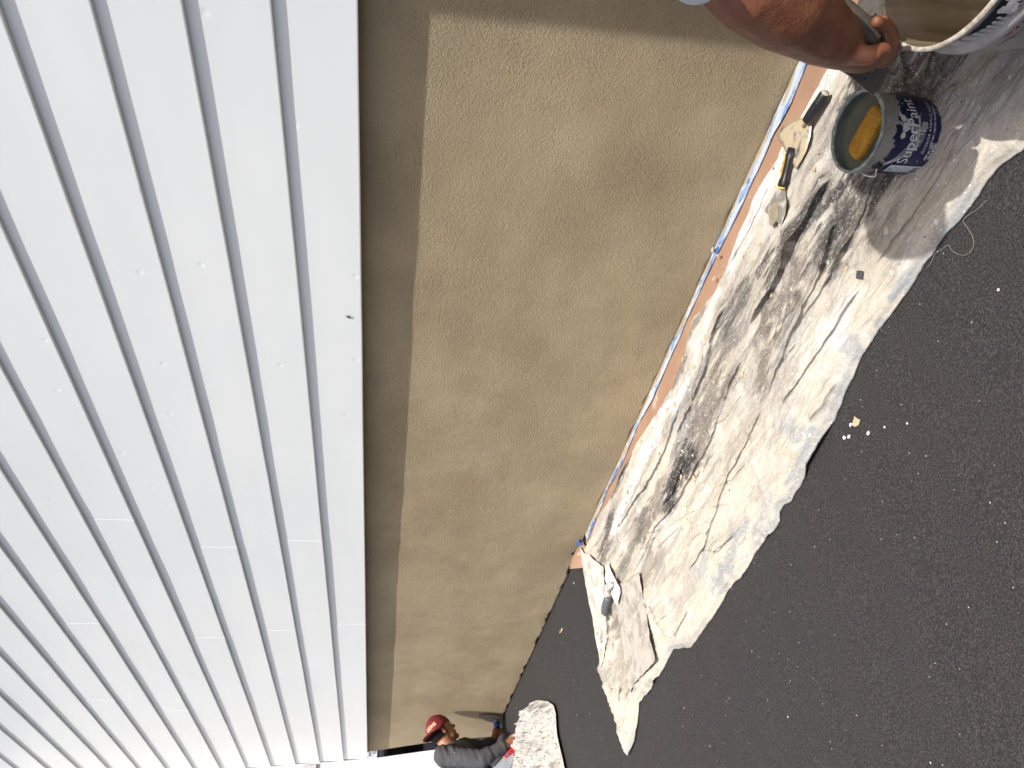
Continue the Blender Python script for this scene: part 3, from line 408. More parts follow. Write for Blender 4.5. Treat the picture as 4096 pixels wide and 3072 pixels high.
# ---------------------------------------------------------------- buckets
def lathe(prof,n=72,c=(0,0,0),wob=0,seed=0):
    rings=[]
    for i,(r,z) in enumerate(prof): rings.append([Vector((c[0]+r*math.cos(2*math.pi*j/n)*(1+wob*math.sin(3*2*math.pi*j/n+seed)),c[1]+r*math.sin(2*math.pi*j/n),c[2]+z)) for j in range(n)])
    return ring_loft(rings,False)
def text_on(name,txt,c,rad,az,z,size,mat,parent,bold=0,lean=0,taper=0.,off=.0006,space=1.):
    """lettering printed round a can: az = azimuth of the text centre, reading left to right seen from outside"""
    cu=bpy.data.curves.new(name,'FONT'); cu.body=txt; cu.size=size; cu.align_x='CENTER'; cu.align_y='CENTER'; cu.offset=bold; cu.resolution_u=3; cu.space_character=space
    o=bpy.data.objects.new(name,cu); COL.objects.link(o); dg=bpy.context.evaluated_depsgraph_get(); dg.update()
    me=bpy.data.meshes.new_from_object(o.evaluated_get(dg)); bpy.data.objects.remove(o)
    bm=bmesh.new(); bm.from_mesh(me); bmesh.ops.subdivide_edges(bm,edges=[e for e in bm.edges if e.calc_length()>.006],cuts=2,use_grid_fill=False); bm.to_mesh(me); bm.free()
    for v in me.vertices:
        x,y=v.co.x,v.co.y+lean*v.co.x; zz=z+y; r=rad(zz)+off; a=az+x/r; v.co=(c[0]+r*math.cos(a),c[1]+r*math.sin(a),zz)
    me.materials.clear(); return link(name,me,mat,parent)
def patch_on(name,pts,c,rad,mat,parent,off=.0004,az=0):
    """filled outline (arc metres, height) wrapped on a can"""
    bm=bmesh.new(); vs=[bm.verts.new((x,z,0)) for x,z in pts]; bm.faces.new(vs); bmesh.ops.triangulate(bm,faces=bm.faces[:]); bmesh.ops.subdivide_edges(bm,edges=bm.edges[:],cuts=4,use_grid_fill=True)
    me=bpy.data.meshes.new(name)
    for v in bm.verts:
        x,z=v.co.x,v.co.y; r=rad(z)+off; a=az+x/r; v.co=(c[0]+r*math.cos(a),c[1]+r*math.sin(a),z)
    bm.to_mesh(me); bm.free(); return link(name,me,mat,parent,True)
def line_on(name,pts,wd,c,rad,mat,parent,az=0,off=.0005):
    v=[];f=[]
    for i,(x,z) in enumerate(pts):
        a=np.array(pts[max(i-1,0)]);b=np.array(pts[min(i+1,len(pts)-1)]); d=b-a; d=d/np.hypot(*d); nx,nz=-d[1]*wd/2,d[0]*wd/2
        for s in(-1,1):
            zz=z+s*nz; r=rad(zz)+off; t=az+(x+s*nx)/r; v.append((c[0]+r*math.cos(t),c[1]+r*math.sin(t),zz))
    for i in range(len(pts)-1): f.append((2*i,2*i+1,2*i+3,2*i+2))
    return v,f
def blob(cx,cz_,r,seed,n=26,sq=1.,spike=.35):
    a=[2*math.pi*i/n for i in range(n)]; rr=random.Random(seed); k=[rr.uniform(1-spike,1+spike) for _ in a]; k=[(k[i-1]+2*k[i]+k[(i+1)%n])/4+ (rr.random()<.18)*spike*.9 for i in range(n)]
    return [(cx+r*q*math.cos(t),cz_+r*q*sq*math.sin(t)) for q,t in zip(k,a)]
CAZ=lambda c: math.atan2(-c[1],-c[0])       # azimuth of the side facing the camera
def paint_can():
    c=(-.622,1.307,gz(-.622)+.014); H=.153; R0,R1=.0775,.0815; rad=lambda z:R0+(R1-R0)*min(max((z-c[2])/H,0),1)
    t=empty('paint_can',c,'dark blue paint can full of murky water, plaster dripping over its rim','paint can')
    m=NT('blue_printed_can',.28); x=m.noise(34,6,.5,scale=(1,1,.35),rough=.65); co=m.mix(m.ramp(x,.60,.72,0,.5),(.008,.012,.080),(.15,.17,.22)); sz=m.n('SeparateXYZ',Vector=m.n('TexCoord').outputs['Object'])
    pl=m.noise(38,6,1.2,rough=.6); hgt=m.ramp(sz.outputs[2],c[2]+.085,c[2]+H,0.,.42); front=m.ramp(m.math('ADD',m.math('MULTIPLY',sz.outputs[0],.75),m.math('MULTIPLY',sz.outputs[1],-.6)),-1.30,-1.19,-.12,.04)
    pm=m.ramp(m.math('ADD',m.math('ADD',pl,hgt),front),.66,.70); co=m.mix(pm,co,m.mix(m.ramp(m.noise(70,4),.4,.7),(.46,.45,.42),(.33,.34,.32))); m.base(co); m.bump(pm,.0012,.8)
    v,f=lathe([(R0*.9,.004),(R0*.985,.001),(R0,.006),(R1,H-.004),(R1+.0022,H-.003),(R1+.0028,H),(R1+.0005,H+.0022),(R1-.0028,H+.001)],84,c)
    mesh('body',v,f,m.m,t,True)
    gi=smear('grey_green_coated_inside',(.070,.080,.068),(.12,.135,.118),.45,.7,30,.5)
    v,f=lathe([(R1-.0028,H+.001),(R1-.0035,H-.006),(R0-.003,.008)],84,c); mesh('inside',v,f,gi,t,True)
    v,f=lathe([(R0-.002,.0085),(R0*.97,.0005),(R0+.0014,.0012),(R0+.0016,.006),(R0+.0002,.0075)],84,c); mesh('base_rim',v,f,plain('can_base_black',(.01,.01,.012),.4).m,t,True)
    # crusted rim
    n=120; rings=[]; rr=random.Random(3)
    for j in range(n):
        a=2*math.pi*j/n; k=1+.35*(float(fbm(np.array([j*.33]),np.array([0.]),9)[0])-.5)*2; r=.0042*k
        ct=Vector((c[0]+R1*math.cos(a),c[1]+R1*math.sin(a),c[2]+H)); o=Vector((math.cos(a),math.sin(a),0)); rings.append([ct+(o*math.cos(b)+Vector((0,0,1))*math.sin(b))*r for b in [2*math.pi*i/8 for i in range(8)]])
    v,f=ring_loft(rings+[rings[0]],False); mesh('crusted_rim',v,f,smear('grey_green_crust',(.17,.195,.178),(.33,.355,.33),.45,.62,60,.6,bmp=.004),t,True)
    az=CAZ(c)
    # plaster splashes over the print, upper part of the side
    wp=smear('splashed_plaster',(.50,.49,.46),(.34,.35,.34),.5,.7,40,.7)
    gr=smear('grey_green_splash',(.25,.29,.26),(.18,.22,.20),.5,.7,40,.6)
    for i,(x,z,r,s) in enumerate([(.016,.100,.0085,5),(.000,.104,.006,6),(.034,.108,.007,7)]):
        patch_on('plaster_splash',blob(x,c[2]+z,r,s,sq=.85,spike=.25),c,rad,wp,t,.0009+.00005*i,az)
    patch_on('grey_splash',blob(.022,c[2]+.058,.0105,31,sq=.8,spike=.3),c,rad,gr,t,.0015,az)
    for i,(x,z) in enumerate([(.006,.07),(-.008,.072),(.012,.066)]): patch_on('drip',[(x-.0012,c[2]+z+.012),(x+.0012,c[2]+z+.012),(x+.0009,c[2]+z-.004),(x+.0015,c[2]+z-.012),(x-.0015,c[2]+z-.012),(x-.0008,c[2]+z-.004)],c,rad,wp,t,.0018,az)
    wt=NT('white_print',.4,(.62,.63,.62)).m
    text_on('lettering','SuperPaint',c,rad,az+.012/.08,c[2]+.082,.0345,wt,t,0,.10,space=.97)
    text_on('lettering','PAINT AND PRIMER',c,rad,az+.010/.08,c[2]+.0675,.0068,wt,t,.0002,.10,space=1.1)
    text_on('lettering','INTERIOR ACRYLIC LATEX',c,rad,az+.024/.08,c[2]+.043,.0075,wt,t,.0001,.0,space=1.3)
    text_on('lettering','LIFETIME LIMITED WARRANTY',c,rad,az+.026/.08,c[2]+.033,.0058,wt,t,.0001,.0,space=1.15)
    text_on('lettering','A87 W 1351',c,rad,az-.028/.08,c[2]+.029,.0072,wt,t,.00035)
    text_on('lettering','6512-87252',c,rad,az-.027/.08,c[2]+.0215,.0072,wt,t,.00035)
    text_on('lettering','EXTRA WHITE',c,rad,az-.025/.08,c[2]+.014,.0072,wt,t,.00035)
    text_on('lettering','SATIN',c,rad,az+.030/.08,c[2]+.009,.0055,wt,t,.0001)
    vs=[]
    v,f=line_on('',[(-.010,c[2]+.0385),(.052,c[2]+.0385)],.0006,c,rad,None,t,az); vs.append((v,f))
    for k in range(13):      # fan of fine lines that gathers at the left and sweeps up at the right
        s=k/12; pts=[]
        for q in range(25):
            u=q/24; x=-.072+.118*u-(.010*s)*math.sin(u*math.pi); zb=.118-.052*math.sin(min(u,.72)/.72*math.pi/2)+(.050*smooth(.66,1.,u)); z=zb+(s-.5)*.030*math.sin(u*math.pi)**.8
            pts.append((x,c[2]+float(z)))
        vs.append(line_on('',pts,.00045,c,rad,None,t,az,.00045))
    v,f=join(vs); mesh('swoosh_lines',v,f,wt,t)
    # paper label with bars
    la=-.078; lw=.026; z0,z1=c[2]+.012,c[2]+.095
    patch_on('label',[(la-lw/2,z0),(la+lw/2,z0),(la+lw/2,z1),(la-lw/2,z1)],c,rad,NT('label_paper',.5,(.55,.58,.60)).m,t,.0007,az)
    ink=NT('label_ink',.6,(.03,.03,.035)).m; bars=[]; rb=random.Random(5); x=la-lw/2+.004
    while x<la+lw/2-.005:
        wd=rb.choice([.0006,.0009,.0014]); bars.append(line_on('',[(x,z0+.008),(x,z0+.024)],wd,c,rad,None,t,az,.0011)); x+=wd+rb.choice([.0006,.001,.0014])
    for r in range(11):
        z=z1-.006-r*.0042-(.004 if r>3 else 0); bars.append(line_on('',[(la-lw/2+.003,z),(la-lw/2+rb.uniform(.012,.023),z)],.0008 if r>1 else .0014,c,rad,None,t,az,.0011))
    v,f=join(bars); mesh('label_print',v,f,ink,t)
    # ear and wire bail
    ea=az-.072/.08; er=rad(c[2]+.125); ep=Vector((c[0]+er*math.cos(ea),c[1]+er*math.sin(ea),c[2]+.122)); on=Vector((math.cos(ea),math.sin(ea),0)); tn=Vector((-math.sin(ea),math.cos(ea),0))
    v,f=ellipsoid(ep+on*.001,(tn*.011,Vector((0,0,.011)),on*.0055)); mesh('bail_ear',v,f,MT['black_grip'],t,True)
    p=[ep+on*.002,ep+on*.010-tn*.006,ep+on*.012-tn*.018+Vector((0,0,-.006)),ep+on*.004-tn*.030+Vector((0,0,.004)),ep-on*.012-tn*.040+Vector((0,0,.010)),ep-on*.05-tn*.075+Vector((0,0,.0))]
    v,f=tube(spline(p,30),[.0016]*31,8); mesh('wire_bail',v,f,NT('galvanised_wire',.4,(.55,.54,.5),.6).m,t,True)
    # water
    w=NT('murky_water',.06,(.035,.05,.042),spec=.5); w.base(w.mix(w.ramp(w.noise(20,4,.5),.4,.75),(.048,.060,.050),(.075,.088,.074))); w.bump(w.noise(22,2),.0012,.5)
    rings=[(R1-.0030)*k/10 for k in range(11)]; v=[];f=[]; n=64
    for i,r in enumerate(rings):
        for j in range(n): v.append((c[0]+max(r,1e-4)*math.cos(2*math.pi*j/n),c[1]+max(r,1e-4)*math.sin(2*math.pi*j/n),c[2]+H-.011))
    for i in range(10):
        for j in range(n): f.append((i*n+j,(i+1)*n+j,(i+1)*n+(j+1)%n,i*n+(j+1)%n))
    mesh('water',v,f,w.m,t,True)
    return c,H
PC,PH=paint_can()
def sponge():
    # floats against the near side of the can
    c=Vector((PC[0]+.010,PC[1]-.024,PC[2]+PH-.009)); a=-.32; ux=Vector((math.cos(a+.28),math.sin(a+.28),0)); uy=Vector((-ux.y,ux.x,0))
    L,W,Hh=.055,.026,.02; pts=[]; rings=[]
    for k,(s,z) in enumerate([(.86,-1),(.97,-.8),(1,-.3),(1,.35),(.97,.62),(.86,.9),(.78,1.)]):
        ring=[]
        for j in range(40):
            t=2*math.pi*j/40; e=.45; x=math.copysign(abs(math.cos(t))**e,math.cos(t)); y=math.copysign(abs(math.sin(t))**e,math.sin(t))
            ring.append(c+ux*(x*(L*(1-(1-s)*.4)))+uy*(y*W*s)+Vector((0,0,z*Hh*.62-.0*y)))
        rings.append(ring)
    v,f=ring_loft(rings); m=NT('yellow_grout_sponge',.85,spec=.1); x=m.noise(55,4); cc=m.mix(m.ramp(x,.3,.7),(.31,.150,.020),(.43,.225,.036)); p=m.n('TexVoronoi',Vector=m.pos(),Scale=170.)
    k=m.math('MULTIPLY',m.ramp(p.outputs['Distance'],.15,.28,1.,0.),m.math('GREATER_THAN',m.n('SeparateColor',Color=p.outputs['Color']).outputs[0],.62)); m.base(m.mix(m.math('MULTIPLY',k,.75),cc,(.10,.05,.015))); m.bump(m.math('ADD',m.noise(240,3),m.math('MULTIPLY',k,-1.)),.0016,.9)
    o=mesh('sponge',v,f,m.m,None,True); tag(o,'yellow speckled grout sponge floating in the blue paint can','sponge')
sponge()
def big_bucket():
    c=(-.222,1.112,gz(-.222)+.012); H=.322; R0,R1=.130,.149; rad=lambda z:R0+(R1-R0)*min(max((z-c[2])/H,0),1)
    t=empty('bucket',c,'large white mixing bucket with dirty brown inside and worn red and black lettering','bucket')
    out=smear('grubby_shaded_white_plastic',(.46,.43,.40),(.24,.21,.18),.45,.68,14,.5,stretch=(1,1,.5))  # grime, darkened further to put the worker's shade into the shell colour
    inn=NT('brown_caked_inside',.75); x=inn.noise(16,6,.4,scale=(1,1,.12)); y=inn.noise(5,3); inn.base(inn.mix(inn.ramp(y,.35,.65),inn.mix(inn.ramp(x,.3,.7),(.20,.165,.12),(.42,.37,.30)),inn.mix(inn.ramp(x,.3,.7),(.10,.07,.035),(.24,.18,.11)))); inn.bump(x,.003,.6)
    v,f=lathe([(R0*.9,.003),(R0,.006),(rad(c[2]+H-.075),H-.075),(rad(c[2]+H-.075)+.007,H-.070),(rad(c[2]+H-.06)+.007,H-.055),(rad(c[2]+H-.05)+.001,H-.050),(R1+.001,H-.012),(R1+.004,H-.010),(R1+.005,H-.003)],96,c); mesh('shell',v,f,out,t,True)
    v,f=lathe([(R1+.005,H-.003),(R1+.004,H),(R1-.001,H+.001),(R1-.0025,H-.002)],96,c); mesh('rim',v,f,smear('crusted_shaded_white_rim',(.42,.39,.34),(.25,.21,.16),.42,.6,40,.7,bmp=.004),t,True)  # crust colour also darkened in place of shade that misses the rim
    v,f=lathe([(R1-.0025,H-.002),(R1-.004,H-.02),(R0-.002,.012),(.001,.010)],96,c); mesh('inside',v,f,inn.m,t,True)
    az=CAZ(c); blk=smear('black_print',(.012,.012,.02),(.5,.48,.46),.62,.7,30,.5); red=smear('red_print',(.30,.012,.022),(.55,.45,.43),.6,.7,40,.5); wh=smear('white_drips',(.52,.51,.49),(.36,.34,.31),.5,.7,30,.6); grey=NT('faded_print',.6,(.12,.12,.14)).m
    z=lambda d:c[2]+H-d
    patch_on('black_band',[(-.128,z(.011)),(.12,z(.011)),(.12,z(.050)),(-.05,z(.044)),(-.085,z(.036)),(-.105,z(.026))],c,rad,blk,t,.0058,az)
    for i,(x,d,wd,ln) in enumerate([(-.147,.014,.016,.014),(-.132,.020,.010,.018),(-.121,.026,.007,.018),(-.112,.030,.006,.016),(-.104,.033,.0055,.016),(-.096,.034,.0055,.015),(-.088,.034,.005,.014),(-.076,.030,.012,.024),(-.058,.026,.010,.022)]):
        patch_on('white_drip',[(x-wd/2,z(d-ln/2)),(x-wd/6,z(d-ln/2-.004)),(x+wd/2,z(d-ln/2-.001)),(x+wd/2-.0015,z(d)),(x+wd/2-.001,z(d+ln/2)),(x,z(d+ln/2+.004)),(x-wd/2+.001,z(d+ln/2-.003)),(x-wd/2+.002,z(d))],c,rad,wh,t,.0064+.0001*i,az)
    patch_on('white_splash',blob(-.070,z(.030),.009,5,sq=1.1),c,rad,wh,t,.0075,az); patch_on('white_splash',blob(-.048,z(.028),.010,6),c,rad,wh,t,.0074,az)
    text_on('lettering','DURA',c,rad,az-.106/.14,z(.072),.033,red,t,.0010,.0,off=.0006,space=1.02)
    rb=random.Random(9); fine=[]
    for k in range(34):
        x=-.152+k*.0040; zz=z(.094); fine.append(line_on('',[(x,zz-.003),(x+rb.uniform(-.001,.001),zz+rb.uniform(.001,.004))],rb.uniform(.0008,.0022),c,rad,None,t,az,.0007))
    v,f=join(fine); mesh('fine_print',v,f,grey,t)
    text_on('lettering','12',c,rad,az-.094/.14,z(.050),.013,grey,t,.0004,.06,off=.0006)
    for i,(x,d) in enumerate([(-.10,.125),(-.05,.14)]): patch_on('print_bar',[(x-.03,z(d)),(x+.03,z(d)),(x+.03,z(d+.006)),(x-.03,z(d+.006))],c,rad,grey,t,.0006,az)
big_bucket()
# ---------------------------------------------------------------- hand tools on the cloth
def rise(pts): return max(cz(p[0],p[1])-float(gz(p[0])) for p in pts)
def bucket_trowel():
    up_=max(0,rise(D['trowel_blade'])-.018); out=[Vector(p)+Vector((0,0,up_)) for p in D['trowel_blade']]; D['trowel_handle']=[[p[0],p[1],p[2]+max(up_,rise([p])-.016)] for p in D['trowel_handle']]; t=empty('pointing_trowel',(out[0].x,out[0].y,cz(out[0].x,out[0].y)),'round-shouldered steel trowel caked with mortar, black handle, lying on the putty knife','trowel')
    heel=(out[0]+out[-1])/2; tip=out[8]; c=sum(out,Vector())/len(out)
    # domed blade: fan of rings between outline and centre
    n=len(out); dense=[]
    for i in range(n):
        for k in range(4): dense.append(out[i].lerp(out[(i+1)%n],k/4))
    rings=[]
    for s in (1,.8,.6,.4,.2,.02):
        rings.append([c+(p-c)*s+Vector((0,0,.006*(1-s*s)+.010*((p-heel).length*s/.17)-.001)) for p in dense])
    low=[[p-Vector((0,0,.0016)) for p in r] for r in rings][::-1]
    v,f=ring_loft(low+rings,False); mesh('blade',v,f,MT['steel'],t,True)
    h0,h1=[Vector(p) for p in D['trowel_handle']]; d=(h1-h0).normalized(); up=Vector((0,0,1))
    h0=h0+up*.006; h1=h1+up*.004
    v,f=tube([heel.lerp(c,.30)+up*.008,heel+up*.010,h0+up*.002,h0+d*.012],[.004,.0055,.005,.005],10); mesh('shank',v,f,smear('rusty_shank',(.45,.36,.27),(.50,.22,.10),.5,.65,70,.5),t,True)
    v,f=tube([h0-d*.002,h0+d*.001,h0+d*.02,h0.lerp(h1,.5),h1-d*.004,h1],[.006,.0118,.0128,.0136,.0138,.0115],20); mesh('handle',v,f,MT['black_grip'],t,True)
    v,f=tube([h1-d*.001,h1+d*.0025],[.0112,.0100],20); mesh('handle_end',v,f,smear('chipped_end',(.45,.40,.33),(.1,.09,.08),.5,.6,60,.7),t,True)
bucket_trowel()
def putty_knife():
    bl=[Vector(p) for p in D['knife_blade']]; h=[Vector(p) for p in D['knife_handle']]; t=empty('putty_knife',(bl[0].x,bl[0].y,cz(bl[0].x,bl[0].y)),'wide putty knife with black and yellow handle, lying under the trowel tip','putty knife')
    up=Vector((0,0,1)); lift=max(.016,rise([list(b) for b in bl])-.006)
    # one flat flexible plate resting on the cloth
    n=len(bl); dense=[]
    for i in range(n):
        for k in range(5): dense.append(bl[i].lerp(bl[(i+1)%n],k/5))
    v,f=prism([p+up*(lift-.004) for p in dense],.0012,up); mesh('blade',v,f,MT['steel_clean'],t)
    cc=Vector((-1.008,1.628,0)); o=[Vector((-1.035+.030*math.cos(a)*(1+.25*math.sin(2*a)),1.622+.026*math.sin(a),bl[4].z+lift-.0022)) for a in [2*math.pi*i/24 for i in range(24)]]
    v,f=prism(o,.0006,up); mesh('plaster_smear',v,f,plain('wet_mortar_film',(.24,.205,.145),.6,var=.15,sc=60).m,t)
    d=(h[-1]-h[0]).normalized(); p=[h[0]+up*lift,h[0]+d*.004+up*lift,h[0]+d*.02+up*lift,h[1]+up*lift,h[1].lerp(h[2],.5)+up*lift,h[2]+up*(lift+.001),h[2]+d*.03+up*lift]
    v,f=tube(p,[.012,.0165,.0150,.0125,.0125,.0140,.011],20,flat=((0,0,1),.62)); mesh('handle',v,f,MT['black_grip'],t,True)
    v,f=tube([h[0]-d*.003+up*lift,h[0]+d*.001+up*lift],[.0125,.0155],20,flat=((0,0,1),.6)); mesh('collar',v,f,MT['yellow'],t,True)
    s=up.cross(d).normalized(); a=h[1].lerp(h[2],.05)+up*(lift+.0085); b=h[2]+d*.006+up*(lift+.0085)
    q=[a+s*.0075-up*.0015,a+s*.001,b+s*.001,b+s*.0095-up*.0015]; v,f=prism(q,.0015,up); o=mesh('yellow_inlay',v,f,MT['yellow'],t)
    cu=bpy.data.curves.new('x','FONT'); cu.body='Purdy'; cu.size=.0115; cu.align_x='CENTER'; cu.align_y='CENTER'; cu.offset=.0003; x=bpy.data.objects.new('x',cu); COL.objects.link(x); dg=bpy.context.evaluated_depsgraph_get(); dg.update()
    me=bpy.data.meshes.new_from_object(x.evaluated_get(dg)); bpy.data.objects.remove(x); mid=(a+b)/2+s*.0055+up*.0020; ux=d; uy=up.cross(d)
    for vv in me.vertices: vv.co=mid+ux*vv.co.x+uy*vv.co.y*.6
    me.materials.clear(); link('lettering',me,NT('red_ink',.5,(.28,.03,.01)).m,t)
putty_knife()
def plaster_trowel():
    bl=[Vector(p) for p in D['ptrowel_blade']]; h=[Vector(p) for p in D['ptrowel_handle']]; t=empty('plastering_trowel',(bl[2].x,bl[2].y,.05),'white plaster-coated flat trowel with grey grip on the folded end of the drop cloth','trowel')
    up=Vector((0,0,1)); n=len(bl); dense=[bl[i].lerp(bl[(i+1)%n],k/4) for i in range(n) for k in range(4)]
    pl_=max(.012,rise(D['ptrowel_blade'])-.03); v,f=prism([p+up*pl_ for p in dense],.002,up); mesh('blade',v,f,MT['white_paint'],t); h=[q+up*(pl_-.012) for q in h]
    p=[h[0]+up*.014,h[1]+up*.026,h[2]+up*.022]; v,f=tube(spline(p,10),[.009,.014,.016,.017,.017,.016,.014,.014,.015,.015,.014],14); mesh('shank',v,f,smear('grey_caked_shank',(.30,.29,.28),(.55,.53,.5),.5,.6,40,.6),t,True)
    d=(h[4]-h[2]).normalized(); p=[h[2]-d*.005,h[2]+d*.004,h[3],h[4]-d*.012,h[4],h[4]+d*.008]; v,f=tube([q+up*.02 for q in p],[.012,.019,.0185,.020,.0165,.006],18); mesh('grip',v,f,MT['grey_grip'],t,True)
plaster_trowel()
# ---------------------------------------------------------------- small litter
def crumb_mesh(seed):
    r=random.Random(seed); bm=bmesh.new(); bmesh.ops.create_icosphere(bm,subdivisions=1,radius=1)
    for v in bm.verts: v.co*=r.uniform(.72,1.2)
    me=bpy.data.meshes.new('mortar_crumb'); bm.to_mesh(me); bm.free(); me.materials.append(MT['mortar']); return me
CM=[crumb_mesh(i) for i in range(5)]
for i,(x,y) in enumerate(D['crumbs']):
    o=bpy.data.objects.new('mortar_crumb',CM[i%5]); COL.objects.link(o); s=random.uniform(.0055,.0095)*(1+.10*abs(x)); o.scale=(s*random.uniform(.9,1.5),s*random.uniform(.7,1.1),s*.45); o.rotation_euler=(0,0,random.uniform(0,6.3)); o.location=(x,y,cz(x,y)+s*.25)
    pap=y>np.interp(x,CW[:,0],CW[:,1])-.004
    tag(o,'small tan mortar crumb lying on the brown masking paper' if pap else ('small tan mortar crumb on the near half of the drop cloth' if x>-1.75 else 'small tan mortar crumb on the far half of the drop cloth'),'mortar crumb','mortar crumbs on the paper' if pap else ('mortar crumbs on the near cloth' if x>-1.75 else 'mortar crumbs on the far cloth'))
SPL=['tan plaster splat on the asphalt, largest of the spatter','white plaster fleck touching the large tan splat','lower white fleck of the pair nearest the drop cloth','upper white fleck of the pair nearest the drop cloth','lone white fleck on the asphalt farthest from the cloth']
for i,(x,y) in enumerate(D['splats']):
    q=blob(x,y,.012 if i==0 else .0045,50+i,sq=.8,spike=.4); z=float(gh(x,y)[0]); v,f=prism([(a,b,z+.001) for a,b in q],.002,(0,0,1)); o=mesh('plaster_splat',v,f,MT['mortar'] if i==0 else MT['white_paint']); tag(o,SPL[i],'splat','plaster spatter on the asphalt')
p=[(x,y,float(gh(x,y)[0])+.003+.003*math.sin(i)) for i,(x,y) in enumerate(D['thread'])]; v,f=tube(spline(p,90),[.0005]*91,6); o=mesh('loose_thread',v,f,NT('pale_thread',.8,(.22,.20,.165)).m,None,True); tag(o,'pale loose thread curling off the edge of the drop cloth','thread')
q=[Vector((x,y,cz(x,y)+.004)) for x,y in D['chip']]; v,f=prism(q,.002,(0,0,1)); o=mesh('shingle_chip',v,f,plain('dark_grit',(.045,.047,.05),.9,sc=300,var=.4).m); tag(o,'small square dark grey chip lying on the drop cloth','chip')
# ---------------------------------------------------------------- the second cloth, under the kneeling man
def rag():
    q=np.array(D['rag']); c=np.array([-4.95,1.31]); n=360; m=90
    # even resample of the outline
    q=np.vstack([q,q[:1]]); L=np.concatenate([[0],np.cumsum(np.hypot(*np.diff(q,axis=0).T))]); s=np.linspace(0,L[-1],n); ox=np.interp(s,L,q[:,0]); oy=np.interp(s,L,q[:,1])
    R=np.linspace(1,0.004,m); X=c[0]+(ox-c[0])[:,None]*R[None,:]; Y=c[1]+(oy-c[1])[:,None]*R[None,:]; e=1-R[None,:]*np.ones((n,1))
    rid=lambda x,y,s:1-np.abs(fbm(x,y,s,3)-.5)*2.6
    Z=gz(X)+.006+.055*smooth(0,.35,e)*(.45+.6*fbm(X*2.5,Y*5,101))+smooth(0,.12,e)*(.055*np.clip(rid(X*2.5+Y*2,Y*7-X*1.5,102),0,1)**4+.034*np.clip(rid(X*6-Y*5,Y*13+X*3,103),0,1)**4)
    Z+=.012*np.exp(-(e/.05)**2)
    C=np.array([.42,.405,.38])*(.86+.28*fbm(X*7,Y*7,104)[...,None]); dots=smooth(.80,.84,fbm(X*125,Y*140,105,1)); C=C+(np.array([.07,.065,.06])-C)*(dots*.85)[...,None]; C=C+(np.array([.45,.30,.18])-C)*(smooth(.7,.8,fbm(X*6,Y*9,106))*.08)[...,None]
    P=np.concatenate([np.stack([X,Y,Z],-1)],0); P=np.concatenate([P,P[:1]],0); C=np.concatenate([C,C[:1]],0)
    o=gridmesh('kneeling_cloth',P,canvas('speckled_white_canvas',False),None,C); tag(o,'crumpled white cloth with dark paint specks on the asphalt beside the kneeling man','drop cloth')
rag()
# ---------------------------------------------------------------- people
def skin(name,a,b):
    m=NT(name,.48,spec=.4); x=m.noise(26,4); y=m.noise(9,3); m.base(m.mix(m.ramp(m.noise(48,5,.5),.60,.70,0,.18),m.mix(m.ramp(y,.3,.7,0,.7),m.mix(m.ramp(x,.3,.7),a,b),tuple(c*.68 for c in a)),(.42,.33,.29)))
    m.b.inputs['Subsurface Weight'].default_value=.08; m.b.inputs['Subsurface Radius'].default_value=(.02,.008,.004); m.bump(m.math('ADD',m.noise(300,2),m.math('MULTIPLY',m.noise(60,2),2.)),.0012,.6); return m.m
MT['skin_a']=skin('tanned_skin',(.30,.135,.075),(.37,.17,.095)); MT['skin_b']=skin('tanned_forearm_skin',(.205,.078,.040),(.275,.108,.055))
def fabric(name,a,b,sc=300,dust=None):
    m=NT(name,.92,spec=.12); c=m.mix(m.ramp(m.noise(sc,2),.3,.7),a,b); c=m.mix(m.ramp(m.noise(6,4),.4,.7,0,.5),c,tuple(q*.75 for q in a))
    if dust: 
        v=m.n('TexVoronoi',Vector=m.pos(),Scale=38.); k=m.math('MULTIPLY',m.ramp(v.outputs['Distance'],.05,.10,1.,0.),m.math('GREATER_THAN',m.n('SeparateColor',Color=v.outputs['Color']).outputs[0],.72)); c=m.mix(k,c,dust)
    m.base(c); m.bump(m.noise(sc,2),.001,.6); return m.m
MT['shirt']=fabric('charcoal_sweatshirt',(.062,.062,.068),(.085,.085,.092),dust=(.5,.49,.47)); MT['jeans']=fabric('pale_work_trousers',(.24,.26,.29),(.34,.36,.39),260,(.6,.6,.6)); MT['tee']=fabric('white_tee',(.70,.71,.74),(.78,.79,.81)); MT['work_pants']=fabric('dark_work_pants',(.05,.05,.055),(.07,.07,.078))
def V3(a): return Vector(a)
def fold_w(co,dirv,amp,freq,seed):
    d=np.array(dirv)/np.linalg.norm(dirv); t=co@d; s=co@np.array([.3,.8,.5])
    return amp*(fbm(t*freq,s*freq*.35,seed,3)-.5)*2+amp*.6*(1-2*np.abs(fbm(t*freq*1.6+s*6,s*freq*.6,seed+3,3)-.5)*2)
